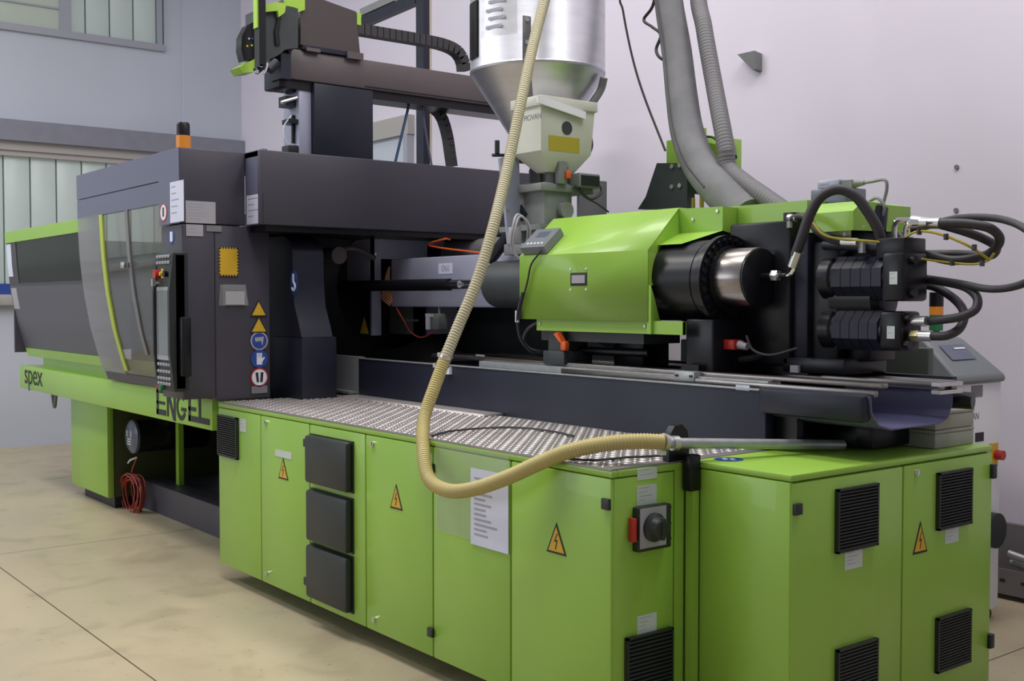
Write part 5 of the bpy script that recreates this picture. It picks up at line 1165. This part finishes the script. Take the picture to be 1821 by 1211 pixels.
# pneumatic unit beside the pillar
pn = obj('air_service_unit', B().box(-6.75, -6.65, (-6.65,3.359,2.668)[1], (-6.65,3.436,2.675)[1], 2.55, 2.66, .006).cyl((-6.7,3.418,2.862), (-6.7,3.417,2.679), .012, n=8).box(-6.75, -6.65, (-6.65,3.364,2.814)[1], (-6.65,3.429,2.82)[1], 2.80, 2.83).cyl((-6.7,3.475,2.904), (-6.7,3.482,2.659), .016, n=8), BLACK, rb)
obj('air_fitting', B().cyl((-6.66,3.454,2.893), (-6.66,3.454,2.864), .02, n=10).cyl((-6.66,3.314,2.929), (-6.66,3.427,2.97), .012, n=8).box(-6.7, -6.65, (-6.65,3.363,2.669)[1], (-6.65,3.391,2.646)[1], 2.56, 2.61), ZINC, rb)
obj('hose_block', B().box(-6.78, -6.68, (-6.68,3.356,2.907)[1], (-6.68,3.506,2.923)[1], (-6.68,3.424,2.914)[2], (-6.68,3.425,2.98)[2]).box(-6.78, -6.68, (-6.68,3.405,3.003)[1], (-6.68,3.507,3.015)[1], (-6.68,3.445,3.008)[2], (-6.68,3.446,3.062)[2]), DARK, rb)
obj('air_hose', B().tube([(-6.66,3.386,2.853), (-6.66,3.333,2.776), (-6.66,3.336,2.704), (-6.66,3.376,2.646)], .004, 6), SIGNW, rb)
# energy chains
def chain(pts, hw, lab):
    t = thing('energy_chain', pts[0], lab, 'cable chain', 'robot energy chains')
    P = smooth_path(pts, 12)
    L = [0]
    for a, c_ in zip(P, P[1:]): L.append(L[-1] + (c_ - a).length)
    N = int(L[-1] / .05); j = 0
    for k in range(N):
        def atl(d):
            jj = 0
            while jj < len(P) - 2 and L[jj + 1] < d: jj += 1
            return P[jj].lerp(P[jj + 1], (d - L[jj]) / (L[jj + 1] - L[jj]))
        a = atl(max(0, k * .05 - .0025)); c_ = atl(min(L[-1] - 1e-4, k * .05 + .0525))
        tdir = (c_ - a).normalized(); xx = Vector((1, 0, 0)); xx = (xx - tdir * xx.dot(tdir)).normalized(); nn = tdir.cross(xx)
        v = [p_ + xx * sx_ * .04 + nn * sn_ * hw for p_ in (a, c_) for sx_, sn_ in ((-1, -1), (1, -1), (1, 1), (-1, 1))]
        obj('chain_link', B().add(v, [(0, 3, 2, 1), (4, 5, 6, 7), (0, 1, 5, 4), (1, 2, 6, 5), (2, 3, 7, 6), (3, 0, 4, 7)]), RUBBER, t)
    return t
XCh = -6.75
chain([(-6.75,3.917,3.502), (-6.75,4.132,3.502), (-6.75,4.41,3.503), (-6.75,4.627,3.498), (-6.75,4.761,3.464), (-6.75,4.816,3.39), (-6.75,4.826,3.301)], .036, 'black energy chain arching from the robot carriage down to the cross beam')
chain([(-6.85,4.532,3.042), (-6.85,4.62,3.051), (-6.85,4.694,2.998), (-6.85,4.744,2.871), (-6.85,4.769,2.741), (-6.85,4.789,2.627)], .026, 'black energy chain curving down below the cross beam')
# dark tube frame behind the robot
tf = thing('tube_frame', (-7.9, 4.95, 0), 'dark square tube frame standing behind the robot', 'frame')
yf = 5.0
xa, xb_ = (-7.655,5,3.392)[0], (-7.549,5,3.376)[0]
obj('post', B().box(xa, xb_, yf, yf + .06, 0, 4.4), DARK, tf)
q0 = (-8.538,5,4.066); q1 = (-7.668,5,4.09)
obj('diagonal_tube', B().hexa([(q0[0], yf, q0[2] - .05), (q0[0], yf + .06, q0[2] - .05), (q1[0], yf + .06, q1[2] - .05), (q1[0], yf, q1[2] - .05), (q0[0], yf, q0[2] + .035), (q0[0], yf + .06, q0[2] + .035), (q1[0], yf + .06, q1[2] + .035), (q1[0], yf, q1[2] + .035)]), DARK, tf)
q0 = (-8.538,5,4.143); q1 = (-7.99,5,4.158)
obj('diagonal_tube', B().hexa([(q0[0], yf, q0[2] - .03), (q0[0], yf + .06, q0[2] - .03), (q1[0], yf + .06, q1[2] - .03), (q1[0], yf, q1[2] - .03), (q0[0], yf, q0[2] + .03), (q0[0], yf + .06, q0[2] + .03), (q1[0], yf + .06, q1[2] + .03), (q1[0], yf, q1[2] + .03)]), GREYMID, tf)
obj('blue_hose', B().cyl((-6.7,4.334,3.092), (-6.7,4.202,2.618), .010, n=8), mat('blue_hose_plastic', (.03, .07, .17), .5), label='thin blue air hose hanging behind the robot pillar', cat='hose')
obj('dark_hose', B().tube([(-6.7,4.423,3.062), (-6.7,4.451,2.875), (-6.7,4.508,2.609)], .008, 6), PURPLE, label='thin dark hose right of the dark tube frame post', cat='hose')
